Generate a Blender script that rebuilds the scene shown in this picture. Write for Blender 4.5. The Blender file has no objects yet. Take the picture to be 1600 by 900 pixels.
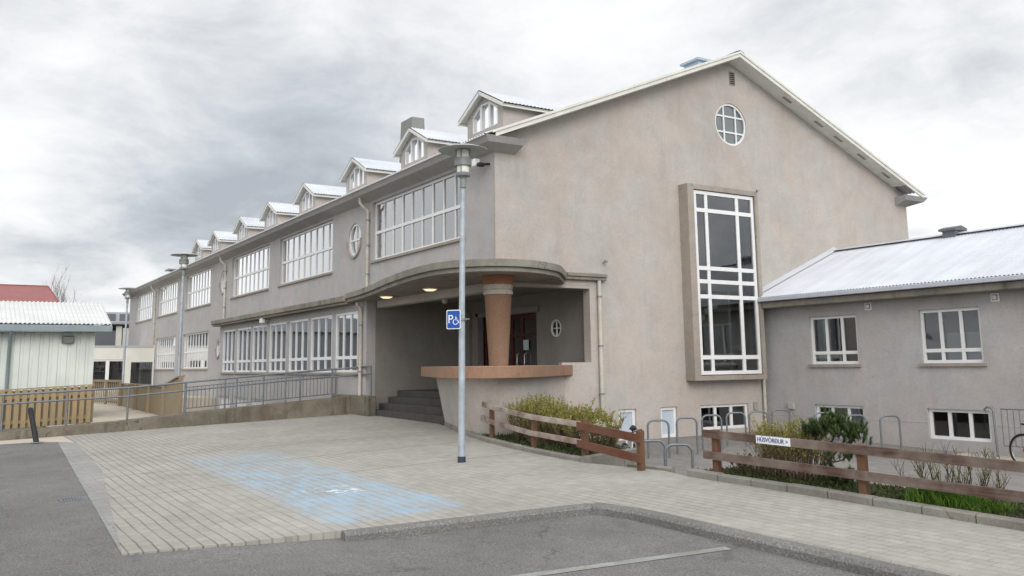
import bpy, math, random
from mathutils import Vector, Matrix
R = random.Random(11)
rad = math.radians
scene = bpy.context.scene
COL = scene.collection

# ------------------------------------------------------------------ helpers
def gz(x, y):                       # gently sloping forecourt
    return .155 - .0113 * max(-12, min(x, 20)) + .0315 * max(-14, min(y, 3))
def yz(x):                          # lower yard in front of the gable
    return -.30 - .03 * max(-2, min(x, 14))

class MB:
    def __init__(s): s.v = []; s.f = []; s.m = []; s.sm = []
    def add(s, vs, fs, m=0, smooth=False):
        o = len(s.v); s.v += [tuple(v) for v in vs]
        for f in fs:
            s.f.append(tuple(i + o for i in f)); s.m.append(m); s.sm.append(smooth)
    def quad(s, a, b, c, d, m=0): s.add((a, b, c, d), ((0, 1, 2, 3),), m)
    def box(s, x0, x1, y0, y1, z0, z1, m=0):
        s.add([(x, y, z) for x in (x0, x1) for y in (y0, y1) for z in (z0, z1)],
              [(0, 1, 3, 2), (4, 6, 7, 5), (0, 4, 5, 1), (2, 3, 7, 6), (0, 2, 6, 4), (1, 5, 7, 3)], m)
    def bbox(s, x0, x1, y0, y1, z0, z1, b=.01, m=0):
        """box with chamfered edges"""
        b = min(b, (x1-x0)*.45, (y1-y0)*.45, (z1-z0)*.45)
        vs = []; idx = {}
        for ix in (0, 1):
            for iy in (0, 1):
                for iz in (0, 1):
                    X, Y, Z = (x0, x1)[ix], (y0, y1)[iy], (z0, z1)[iz]
                    sx, sy, sz = (b, -b)[ix], (b, -b)[iy], (b, -b)[iz]
                    idx[ix, iy, iz] = len(vs)
                    vs += [(X, Y+sy, Z+sz), (X+sx, Y, Z+sz), (X+sx, Y+sy, Z)]
        g = lambda a, b_, c, k: idx[a, b_, c] + k
        fs = []
        for i in (0, 1):
            fs.append([g(i, 0, 0, 0), g(i, 1, 0, 0), g(i, 1, 1, 0), g(i, 0, 1, 0)])
            fs.append([g(0, i, 0, 1), g(1, i, 0, 1), g(1, i, 1, 1), g(0, i, 1, 1)])
            fs.append([g(0, 0, i, 2), g(1, 0, i, 2), g(1, 1, i, 2), g(0, 1, i, 2)])
        for i in (0, 1):
            for j in (0, 1):
                fs.append([g(i, j, 0, 0), g(i, j, 1, 0), g(i, j, 1, 1), g(i, j, 0, 1)])
                fs.append([g(i, 0, j, 0), g(i, 1, j, 0), g(i, 1, j, 2), g(i, 0, j, 2)])
                fs.append([g(0, i, j, 1), g(1, i, j, 1), g(1, i, j, 2), g(0, i, j, 2)])
                for k in (0, 1): fs.append([g(i, j, k, 0), g(i, j, k, 1), g(i, j, k, 2)])
        s.add(vs, fs, m)
    def beam(s, p, q, w, h, up=(0, 0, 1), m=0):
        """rectangular bar from p to q; w across, h along 'up'"""
        p, q = Vector(p), Vector(q); d = (q - p).normalized(); u = Vector(up)
        sd = d.cross(u)
        if sd.length < 1e-6: sd = Vector((1, 0, 0))
        sd.normalize(); u = sd.cross(d).normalized()
        vs = []
        for c in (p, q):
            for a, b in ((-1, -1), (1, -1), (1, 1), (-1, 1)): vs.append(c + sd * (a * w / 2) + u * (b * h / 2))
        s.add(vs, [(0, 1, 2, 3), (7, 6, 5, 4), (0, 4, 5, 1), (1, 5, 6, 2), (2, 6, 7, 3), (3, 7, 4, 0)], m)
    def tube(s, pts, r, n=10, m=0, cap=True, smooth=True):
        pts = [Vector(p) for p in pts]; rs = r if isinstance(r, (list, tuple)) else [r] * len(pts)
        vs = []; prev = None
        for i, p in enumerate(pts):
            d = (pts[min(i+1, len(pts)-1)] - pts[max(i-1, 0)]).normalized()
            if prev is None:
                a = Vector((0, 0, 1)) if abs(d.z) < .9 else Vector((1, 0, 0))
                u = d.cross(a).normalized()
            else:
                u = (prev - d * prev.dot(d)).normalized()
            prev = u; w = d.cross(u)
            for k in range(n):
                t = 2 * math.pi * k / n
                vs.append(p + (u * math.cos(t) + w * math.sin(t)) * rs[i])
        fs = []
        for i in range(len(pts)-1):
            for k in range(n):
                a = i*n+k; b = i*n+(k+1) % n
                fs.append((a, b, b+n, a+n))
        s.add(vs, fs, m, smooth)
        if cap and n > 2:
            L = len(pts)-1
            s.add(vs[:n], [tuple(range(n))[::-1]], m); s.add(vs[L*n:], [tuple(range(n))], m)
    def lathe(s, prof, c, n=32, m=0, smooth=True):
        c = Vector(c); vs = []
        for r, z in prof:
            for k in range(n):
                t = 2*math.pi*k/n; vs.append(c + Vector((r*math.cos(t), r*math.sin(t), z)))
        fs = []
        for i in range(len(prof)-1):
            for k in range(n):
                a = i*n+k; b = i*n+(k+1) % n; fs.append((a, b, b+n, a+n))
        fs2 = []
        if prof[0][0] > 1e-4: fs2.append(tuple(range(n))[::-1])
        if prof[-1][0] > 1e-4: fs2.append(tuple(range((len(prof)-1)*n, len(prof)*n)))
        s.add(vs, fs, m, smooth)
        for f in fs2: s.add([vs[i] for i in f], [tuple(range(n))], m)
    def prism(s, poly, z0, z1, m=0, zf=None):
        """vertical prism over an xy polygon; z0/z1 numbers or functions of (x,y)"""
        f0 = z0 if callable(z0) else (lambda x, y: z0); f1 = z1 if callable(z1) else (lambda x, y: z1)
        n = len(poly)
        vs = [(x, y, f0(x, y)) for x, y in poly] + [(x, y, f1(x, y)) for x, y in poly]
        s.add(vs, [tuple(range(n))[::-1], tuple(range(n, 2*n))] + [(i, (i+1) % n, n+(i+1) % n, n+i) for i in range(n)], m)
    def build(s, name, mats, parent=None, bevel=0, loc=None):
        me = bpy.data.meshes.new(name)
        vs = s.v
        if loc: vs = [(x-loc[0], y-loc[1], z-loc[2]) for x, y, z in vs]
        me.from_pydata(vs, [], s.f)
        for mt in (mats if isinstance(mats, (list, tuple)) else [mats]): me.materials.append(mt)
        me.polygons.foreach_set('material_index', s.m)
        me.polygons.foreach_set('use_smooth', s.sm)
        me.update()
        o = bpy.data.objects.new(name, me); COL.objects.link(o)
        if parent: o.parent = parent
        elif loc: o.location = loc
        if bevel:
            b = o.modifiers.new('bevel', 'BEVEL'); b.width = bevel; b.segments = 2; b.limit_method = 'ANGLE'
        return o

def tag(o, label, cat, group=None):
    o['label'] = label; o['category'] = cat
    if group: o['group'] = group
    return o
def thing(name, label, cat, loc=(0, 0, 0), group=None, rz=0):
    o = bpy.data.objects.new(name, None); COL.objects.link(o)
    o.location = loc; o.rotation_euler.z = rz; o.empty_display_size = .2
    return tag(o, label, cat, group)
def struct(o, kind='structure'):
    o['kind'] = kind; return o
def dup(root, loc, label, rz=None):
    r = root.copy(); COL.objects.link(r); r.location = loc; r['label'] = label
    if rz is not None: r.rotation_euler.z = rz
    for ch in list(root.children):
        c = ch.copy(); COL.objects.link(c); c.parent = r
        for g in ch.children:
            d = g.copy(); COL.objects.link(d); d.parent = c
    return r
def catmull(P, n=8):
    out = []
    for i in range(len(P)-1):
        p0 = P[max(i-1, 0)]; p1 = P[i]; p2 = P[i+1]; p3 = P[min(i+2, len(P)-1)]
        for k in range(n):
            t = k/n
            out.append(tuple(.5*((2*b)+(-a+c)*t+(2*a-5*b+4*c-d)*t*t+(-a+3*b-3*c+d)*t**3) for a, b, c, d in zip(p0, p1, p2, p3)))
    out.append(tuple(P[-1])); return out

# ------------------------------------------------------------------ materials
def new_mat(name):
    m = bpy.data.materials.new(name); m.use_nodes = True
    nt = m.node_tree; nt.nodes.clear()
    out = nt.nodes.new('ShaderNodeOutputMaterial'); b = nt.nodes.new('ShaderNodeBsdfPrincipled')
    nt.links.new(b.outputs[0], out.inputs[0])
    return m, nt, b
class NT:
    def __init__(s, nt): s.nt = nt
    def n(s, t, **k):
        x = s.nt.nodes.new(t)
        for a, b in k.items(): setattr(x, a, b)
        return x
    def l(s, a, b): s.nt.links.new(a, b)
    def coord(s, scale=(1, 1, 1), rot=(0, 0, 0), loc=(0, 0, 0), kind='Object'):
        c = s.n('ShaderNodeTexCoord'); m = s.n('ShaderNodeMapping')
        m.inputs['Scale'].default_value = scale; m.inputs['Rotation'].default_value = rot; m.inputs['Location'].default_value = loc
        s.l(c.outputs[kind], m.inputs[0]); return m.outputs[0]
    def noise(s, vec, scale, detail=4, rough=.55, dist=0):
        x = s.n('ShaderNodeTexNoise'); x.inputs['Scale'].default_value = scale; x.inputs['Detail'].default_value = detail
        x.inputs['Roughness'].default_value = rough; x.inputs['Distortion'].default_value = dist
        if vec is not None: s.l(vec, x.inputs['Vector'])
        return x.outputs[0]
    def ramp(s, fac, stops):
        x = s.n('ShaderNodeValToRGB'); e = x.color_ramp.elements
        while len(e) < len(stops): e.new(.5)
        for i, (p, c) in enumerate(stops):
            e[i].position = p; e[i].color = (c, c, c, 1) if not isinstance(c, tuple) else (*c, 1)
        s.l(fac, x.inputs[0]); return x.outputs[0]
    def mix(s, fac, a, b, mode='MIX'):
        x = s.n('ShaderNodeMix', data_type='RGBA', blend_type=mode)
        for sock, v in ((x.inputs[0], fac), (x.inputs[6], a), (x.inputs[7], b)):
            if isinstance(v, (int, float)): sock.default_value = v if sock.type == 'VALUE' else (v, v, v, 1)
            elif isinstance(v, tuple): sock.default_value = (*v, 1)
            else: s.l(v, sock)
        return x.outputs[2]
    def math(s, op, a, b=0., clamp=False):
        x = s.n('ShaderNodeMath', operation=op); x.use_clamp = clamp
        for sock, v in ((x.inputs[0], a), (x.inputs[1], b)):
            if isinstance(v, (int, float)): sock.default_value = v
            else: s.l(v, sock)
        return x.outputs[0]
    def bump(s, h, strength, dist, bsdf, prev=None):
        x = s.n('ShaderNodeBump'); x.inputs['Strength'].default_value = strength; x.inputs['Distance'].default_value = dist
        s.l(h, x.inputs['Height']); s.l(x.outputs[0], bsdf.inputs['Normal'])
def simple(name, col, rough=.6, metal=0, var=.12, scale=6, bump=0, spec=.4):
    m, nt, b = new_mat(name); N = NT(nt)
    v = N.coord(); nz = N.noise(v, scale, 5)
    k = N.ramp(nz, [(.3, 1-var), (.7, 1+var*.6)])
    c = N.mix(1., col, k, 'MULTIPLY'); N.l(c, b.inputs['Base Color'])
    b.inputs['Roughness'].default_value = rough; b.inputs['Metallic'].default_value = metal
    b.inputs['Specular IOR Level'].default_value = spec
    if bump: N.bump(N.noise(v, scale*8, 3), bump, .01, b)
    return m
def weathered(name, col, dirt, amount=.5, streak=True, rough=.9, bump=.35, fine=70, mottle=.10, big=.35):
    m, nt, b = new_mat(name); N = NT(nt); v = N.coord()
    big_n = N.noise(v, big, 4, .6); mid = N.noise(v, 2.3, 5, .65, .4); fn = N.noise(v, fine, 3, .6)
    c = N.mix(1., col, N.ramp(mid, [(.25, 1-mottle), (.75, 1+mottle)]), 'MULTIPLY')
    c = N.mix(1., c, N.ramp(big_n, [(.3, 1-mottle), (.7, 1+mottle*.7)]), 'MULTIPLY')
    c = N.mix(1., c, N.ramp(fn, [(.3, .86), (.7, 1.1)]), 'MULTIPLY')
    gr_ = N.noise(v, 15, 5, .85); c = N.mix(1., c, N.ramp(gr_, [(.34, .90), (.5, 1.), (.66, 1.06)]), 'MULTIPLY')
    if streak:
        sv = N.coord(scale=(2.2, 2.2, .16)); st = N.noise(sv, 1.6, 5, .6)
        mask = N.ramp(st, [(.50, 0.), (.70, 1.)]); pm = N.ramp(N.noise(v, .9, 3), [(.42, 0.), (.65, 1.)])
        f = N.math('MULTIPLY', N.math('MULTIPLY', mask, pm), amount)
        c = N.mix(f, c, dirt)
    sp = N.ramp(N.noise(v, 9, 6, .75), [(.60, 0.), (.72, 1.)])
    c = N.mix(N.math('MULTIPLY', sp, amount*.55), c, dirt)
    hz = N.ramp(N.noise(N.coord(scale=(.5, .5, 5)), 1.5, 5, .65), [(.35, .985), (.65, 1.012)]); c = N.mix(1., c, hz, 'MULTIPLY')
    bl = N.ramp(N.noise(v, 1.05, 7, .62, .8), [(.36, .955), (.50, 1.), (.64, 1.03)]); c = N.mix(1., c, bl, 'MULTIPLY')
    hue = N.ramp(N.noise(v, .8, 5, .6, .5), [(.42, (.97, 1.0, 1.0)), (.58, (1.02, .985, .965))]); c = N.mix(1., c, hue, 'MULTIPLY')
    pit = N.math('MULTIPLY', N.ramp(N.noise(v, 4.2, 4, .8), [(.655, 0.), (.70, 1.)]), amount*.9); c = N.mix(pit, c, dirt)
    vc = N.n('ShaderNodeTexVoronoi', feature='DISTANCE_TO_EDGE'); vc.inputs['Scale'].default_value = .55
    wn_ = N.n('ShaderNodeTexNoise'); wn_.inputs['Scale'].default_value = 1.9; wn_.inputs['Detail'].default_value = 6; N.l(v, wn_.inputs['Vector'])
    wa = N.n('ShaderNodeVectorMath', operation='ADD'); N.l(v, wa.inputs[0]); N.l(wn_.outputs['Color'], wa.inputs[1]); N.l(wa.outputs[0], vc.inputs['Vector'])
    cr = N.math('MULTIPLY', N.ramp(vc.outputs['Distance'], [(0., 1.), (.008, 0.)]), N.ramp(N.noise(v, .7, 3), [(.48, 0.), (.6, amount)]))
    c = N.mix(cr, c, dirt)
    N.l(c, b.inputs['Base Color']); b.inputs['Roughness'].default_value = rough
    b.inputs['Specular IOR Level'].default_value = .25
    N.bump(N.math('ADD', fn, N.math('MULTIPLY', mid, .6)), bump, .012, b)
    return m

M = {}
M['stucco'] = weathered('stucco', (.485, .445, .412), (.29, .26, .24), .30, mottle=.075)
M['stucco_cool_light'] = weathered('stucco_cool_light', (.45, .432, .428), (.28, .265, .26), .28, mottle=.07)  # gable stucco again, with the facade side's cooler light in its colour
M['porch'] = weathered('porch_grey', (.28, .26, .238), (.16, .14, .125), .3, mottle=.07)  # one even darker tone for the porch walls and ceiling
M['trim'] = weathered('render_trim', (.36, .325, .285), (.17, .15, .125), .5)
M['concrete'] = weathered('concrete', (.27, .25, .215), (.085, .08, .06), .85, mottle=.2)
M['ramp'] = weathered('ramp_concrete', (.20, .178, .14), (.055, .045, .03), 1.0, mottle=.28, big=1.2)
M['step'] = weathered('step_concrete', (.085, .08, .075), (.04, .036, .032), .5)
M['orange'] = weathered('orange_paint', (.305, .19, .13), (.19, .12, .085), .6, mottle=.12, bump=.2)
M['orange_dark'] = weathered('terracotta_paint', (.27, .12, .065), (.2, .1, .06), .5)
M['cream'] = simple('cream_board', (.74, .73, .67), .6, var=.10, scale=3)
M['white'] = simple('white_paint', (.80, .80, .80), .45, var=.06, scale=4)
M['whitewall'] = simple('white_render', (.70, .69, .64), .8, var=.08, scale=1.2)
M['galv'] = simple('galvanised_steel', (.20, .215, .235), .5, .5, .2, 14)
M['galv_pole'] = simple('galvanised_pole', (.41, .46, .505), .5, .3, .22, 6)
M['lampgrey'] = simple('lamp_grey', (.25, .27, .265), .55, .2, .15, 8)
M['disc'] = simple('lamp_disc', (.42, .44, .42), .6, .1, .12, 6)
M['black'] = simple('black_plastic', (.012, .012, .014), .5, var=.2)
M['rubber'] = simple('tyre_rubber', (.02, .02, .02), .8)
M['chrome'] = simple('bare_metal', (.6, .6, .6), .3, .9, .1)
M['interior'] = simple('interior_paint', (.42, .41, .38), .9, var=.1, scale=1)
M['dark'] = simple('dark_void', (.02, .02, .022), .9)
M['blind'] = simple('window_blind', (.62, .63, .62), .85, var=.08, scale=3)
M['frost'] = simple('frosted_pane', (.50, .57, .66), .25, var=.05, scale=2, spec=.6)
M['pipe'] = weathered('pipe_paint', (.56, .53, .47), (.30, .21, .14), .9, mottle=.15, bump=.1)
M['paper'] = simple('paper', (.55, .62, .68), .7, var=.06)
M['door'] = simple('red_door_wood', (.085, .014, .011), .45, var=.3, scale=9)
M['plinth'] = simple('dark_sleeve', (.03, .035, .06), .6)
M['soil'] = simple('soil', (.05, .042, .03), .95, var=.5, scale=12, bump=.8)
M['kerb'] = weathered('kerb_concrete', (.235, .225, .20), (.09, .088, .06), .6, streak=False, mottle=.2, fine=45)
M['path'] = weathered('path_concrete', (.50, .45, .375), (.36, .32, .26), .5, streak=False)
M['ground'] = simple('far_ground', (.11, .115, .085), .95, var=.4, scale=.05)
M['gravel_floor'] = simple('gravel_floor', (.16, .15, .14), .95, var=.4, scale=8, bump=.5)
M['teal'] = simple('gutter_paint', (.26, .31, .335), .5, var=.1, scale=2)
M['blue_sign'] = simple('sign_blue', (.012, .085, .36), .35, var=.1, scale=5)
M['sign_white'] = simple('sign_white', (.80, .83, .86), .4, var=.04)
M['ink'] = simple('sign_ink', (.07, .045, .22), .5, var=.2)
M['greyclad'] = simple('grey_cladding', (.13, .14, .155), .7, var=.12, scale=.6)
M['greywall'] = simple('pale_grey_wall', (.42, .44, .46), .8, var=.1, scale=.6)
M['bluesteel'] = simple('vent_steel', (.45, .56, .64), .4, .2, .1, 5)
M['chimney'] = simple('chimney_clad', (.24, .245, .225), .7, .1, .12, 2)
M['twig'] = simple('twig_bark', (.20, .145, .095), .9, var=.4, scale=20)
M['bark'] = simple('dark_bark', (.07, .055, .045), .9, var=.4, scale=14)
M['redbike'] = simple('red_frame_paint', (.35, .05, .03), .35, var=.1)
M['whitebike'] = simple('white_frame_paint', (.6, .64, .64), .35, var=.1)

def corr_white(name, col):
    m, nt, b = new_mat(name); N = NT(nt); v = N.coord()
    c = N.mix(1., col, N.ramp(N.noise(v, .8, 4), [(.3, .90), (.7, 1.05)]), 'MULTIPLY')
    sv = N.coord(scale=(3, .35, .35)); c = N.mix(1., c, N.ramp(N.noise(sv, 1.2, 4), [(.35, .92), (.65, 1.03)]), 'MULTIPLY')
    if name == 'white_roof_sheet':
        sx = N.n('ShaderNodeSeparateXYZ'); N.l(v, sx.inputs[0]); fr_ = N.math('FRACT', N.math('DIVIDE', sx.outputs[0], 1.04))
        c = N.mix(N.ramp(fr_, [(.0, .35), (.022, 0.)]), c, (.30, .31, .32))
        c = N.mix(N.ramp(N.noise(v, 2.6, 6, .7), [(.60, 0.), (.74, .30)]), c, (.34, .32, .29))
    N.l(c, b.inputs['Base Color']); b.inputs['Roughness'].default_value = .42; b.inputs['Specular IOR Level'].default_value = .45
    return m
M['roof'] = corr_white('white_roof_sheet', (.57, .59, .63))
M['gutterwhite'] = simple('gutter_white', (.52, .54, .60), .5, var=.08)
M['shedroof'] = corr_white('shed_roof_sheet', (.66, .67, .66))
M['shedwall'] = corr_white('shed_wall_sheet', (.66, .70, .66))
M['redroof'] = corr_white('red_roof_sheet', (.27, .09, .085))

def glass_mat(name, tint=(.62, .68, .68), wav=.03):
    m = bpy.data.materials.new(name); m.use_nodes = True; nt = m.node_tree; nt.nodes.clear(); N = NT(nt)
    out = N.n('ShaderNodeOutputMaterial'); mx = N.n('ShaderNodeMixShader'); fr = N.n('ShaderNodeFresnel'); fr.inputs['IOR'].default_value = 1.62
    tr = N.n('ShaderNodeBsdfTransparent'); tr.inputs[0].default_value = (*tint, 1)
    gl = N.n('ShaderNodeBsdfGlossy'); gl.inputs['Roughness'].default_value = .015; gl.inputs['Color'].default_value = (.95, .97, 1, 1)
    bp = N.n('ShaderNodeBump'); bp.inputs['Strength'].default_value = wav; bp.inputs['Distance'].default_value = .05
    N.l(N.noise(N.coord(), 1.7, 2), bp.inputs['Height']); N.l(bp.outputs[0], gl.inputs['Normal'])
    f2 = N.math('SUBTRACT', N.math('MULTIPLY', fr.outputs[0], 4.0), .11, True)
    N.l(f2, mx.inputs[0]); N.l(tr.outputs[0], mx.inputs[1]); N.l(gl.outputs[0], mx.inputs[2]); N.l(mx.outputs[0], out.inputs[0])
    return m
M['glass'] = glass_mat('window_glass')
M['lampglass'] = simple('lamp_glass', (.78, .77, .70), .25, var=.15, scale=12, spec=.7)

def emit(name, col, s):
    m, nt, b = new_mat(name); b.inputs['Base Color'].default_value = (*col, 1)
    b.inputs['Emission Color'].default_value = (*col, 1); b.inputs['Emission Strength'].default_value = s; return m
M['bulb'] = emit('lit_bulb', (1., .82, .5), .95)

def wood(name, c1, c2, worn, wornamt=.5, axis='x'):
    m, nt, b = new_mat(name); N = NT(nt)
    sc = {'x': (.7, 14, 14), 'y': (14, .7, 14), 'z': (14, 14, .7)}[axis]
    g = N.noise(N.coord(scale=sc), 2, 5, .65, .6); v = N.coord()
    c = N.mix(N.ramp(g, [(.3, 0.), (.7, 1.)]), c1, c2)
    w = N.ramp(N.noise(v, 2.2, 5, .6), [(.5 - .2*wornamt, 1.), (.62, 0.)])
    c = N.mix(N.math('MULTIPLY', w, wornamt), c, worn)
    w2 = N.ramp(N.noise(N.coord(scale=sc), 5, 6, .7), [(.6, 0.), (.72, 1.)])
    c = N.mix(N.math('MULTIPLY', w2, .5), c, worn)
    isl = N.n('ShaderNodeNewGeometry').outputs['Random Per Island']
    c = N.mix(1., c, N.ramp(isl, [(0., .78), (1., 1.15)]), 'MULTIPLY')
    N.l(c, b.inputs['Base Color']); b.inputs['Roughness'].default_value = .8; b.inputs['Specular IOR Level'].default_value = .25
    N.bump(g, .4, .008, b); return m
M['rail_old'] = wood('weathered_rail', (.055, .03, .024), (.155, .098, .076), (.25, .21, .18), .75)
M['rail_peel'] = wood('peeling_rail', (.16, .10, .08), (.24, .17, .14), (.46, .41, .36), .9)
M['rail_red'] = wood('red_stained_rail', (.085, .028, .016), (.16, .06, .034), (.20, .12, .085), .35)
M['post_red'] = wood('red_stained_post', (.11, .052, .028), (.17, .085, .045), (.16, .11, .08), .3, 'z')
M['picket'] = wood('treated_pine', (.32, .235, .13), (.40, .31, .18), (.29, .235, .15), .4, 'z')
M['brownfence'] = wood('old_board', (.25, .19, .12), (.34, .26, .165), (.28, .25, .20), .6, 'z')

def leafmat(name, ca, cb, tr=.25):
    m, nt, b = new_mat(name); N = NT(nt)
    isl = N.n('ShaderNodeNewGeometry').outputs['Random Per Island']
    c = N.mix(isl, ca, cb); N.l(c, b.inputs['Base Color']); b.inputs['Roughness'].default_value = .65; b.inputs['Specular IOR Level'].default_value = .3
    out = [n for n in nt.nodes if n.type == 'OUTPUT_MATERIAL'][0]
    t = N.n('ShaderNodeBsdfTranslucent'); N.l(c, t.inputs[0]); mx = N.n('ShaderNodeMixShader'); mx.inputs[0].default_value = tr
    N.l(b.outputs[0], mx.inputs[1]); N.l(t.outputs[0], mx.inputs[2]); N.l(mx.outputs[0], out.inputs[0]); return m
M['leaf_yellow'] = leafmat('spring_leaf', (.20, .205, .035), (.36, .34, .075))
M['leaf_dull'] = leafmat('dull_leaf', (.06, .075, .025), (.15, .14, .06))
M['needle'] = leafmat('pine_needle', (.035, .065, .018), (.12, .165, .055), .15)
M['grassleaf'] = leafmat('lush_grass', (.05, .12, .014), (.15, .25, .035))
M['cover'] = leafmat('ground_cover', (.03, .045, .012), (.10, .13, .035))
M['bud'] = leafmat('pale_bud', (.40, .36, .25), (.62, .58, .45))

def asphalt():
    m, nt, b = new_mat('asphalt'); N = NT(nt); v = N.coord()
    fn = N.noise(v, 48, 4, .85); big = N.noise(v, .45, 5, .6); md = N.noise(v, 3.5, 5, .6)
    c = N.mix(N.ramp(fn, [(.36, 0.), (.66, 1.)]), (.085, .082, .08), (.255, .248, .242))
    c = N.mix(1., c, N.ramp(big, [(.3, .82), (.7, 1.15)]), 'MULTIPLY')
    c = N.mix(1., c, N.ramp(md, [(.3, .90), (.7, 1.08)]), 'MULTIPLY')
    c = N.mix(N.ramp(N.noise(v, 1.0, 5, .6, 1.), [(.62, 0.), (.72, .45)]), c, (.07, .068, .066))
    # pale aggregate
    vo = N.n('ShaderNodeTexVoronoi'); vo.inputs['Scale'].default_value = 60; N.l(v, vo.inputs['Vector'])
    c = N.mix(N.ramp(vo.outputs['Distance'], [(.12, .55), (.22, 0.)]), c, (.34, .33, .315))
    # cracks
    vc = N.n('ShaderNodeTexVoronoi', feature='DISTANCE_TO_EDGE'); vc.inputs['Scale'].default_value = .28
    wv = N.n('ShaderNodeVectorMath', operation='ADD'); N.l(v, wv.inputs[0])
    nn = N.n('ShaderNodeTexNoise'); nn.inputs['Scale'].default_value = 1.6; nn.inputs['Detail'].default_value = 6; N.l(v, nn.inputs['Vector']); N.l(nn.outputs['Color'], wv.inputs[1])
    N.l(wv.outputs[0], vc.inputs['Vector'])
    cr = N.math('MULTIPLY', N.ramp(vc.outputs['Distance'], [(.0, 1.), (.006, 0.)]), N.ramp(N.noise(v, .5, 2), [(.5, 0.), (.6, .55)]))
    c = N.mix(cr, c, (.03, .03, .03))
    N.l(c, b.inputs['Base Color']); b.inputs['Roughness'].default_value = .92; b.inputs['Specular IOR Level'].default_value = .25
    N.bump(fn, .5, .01, b); return m
M['asphalt'] = asphalt()

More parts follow.
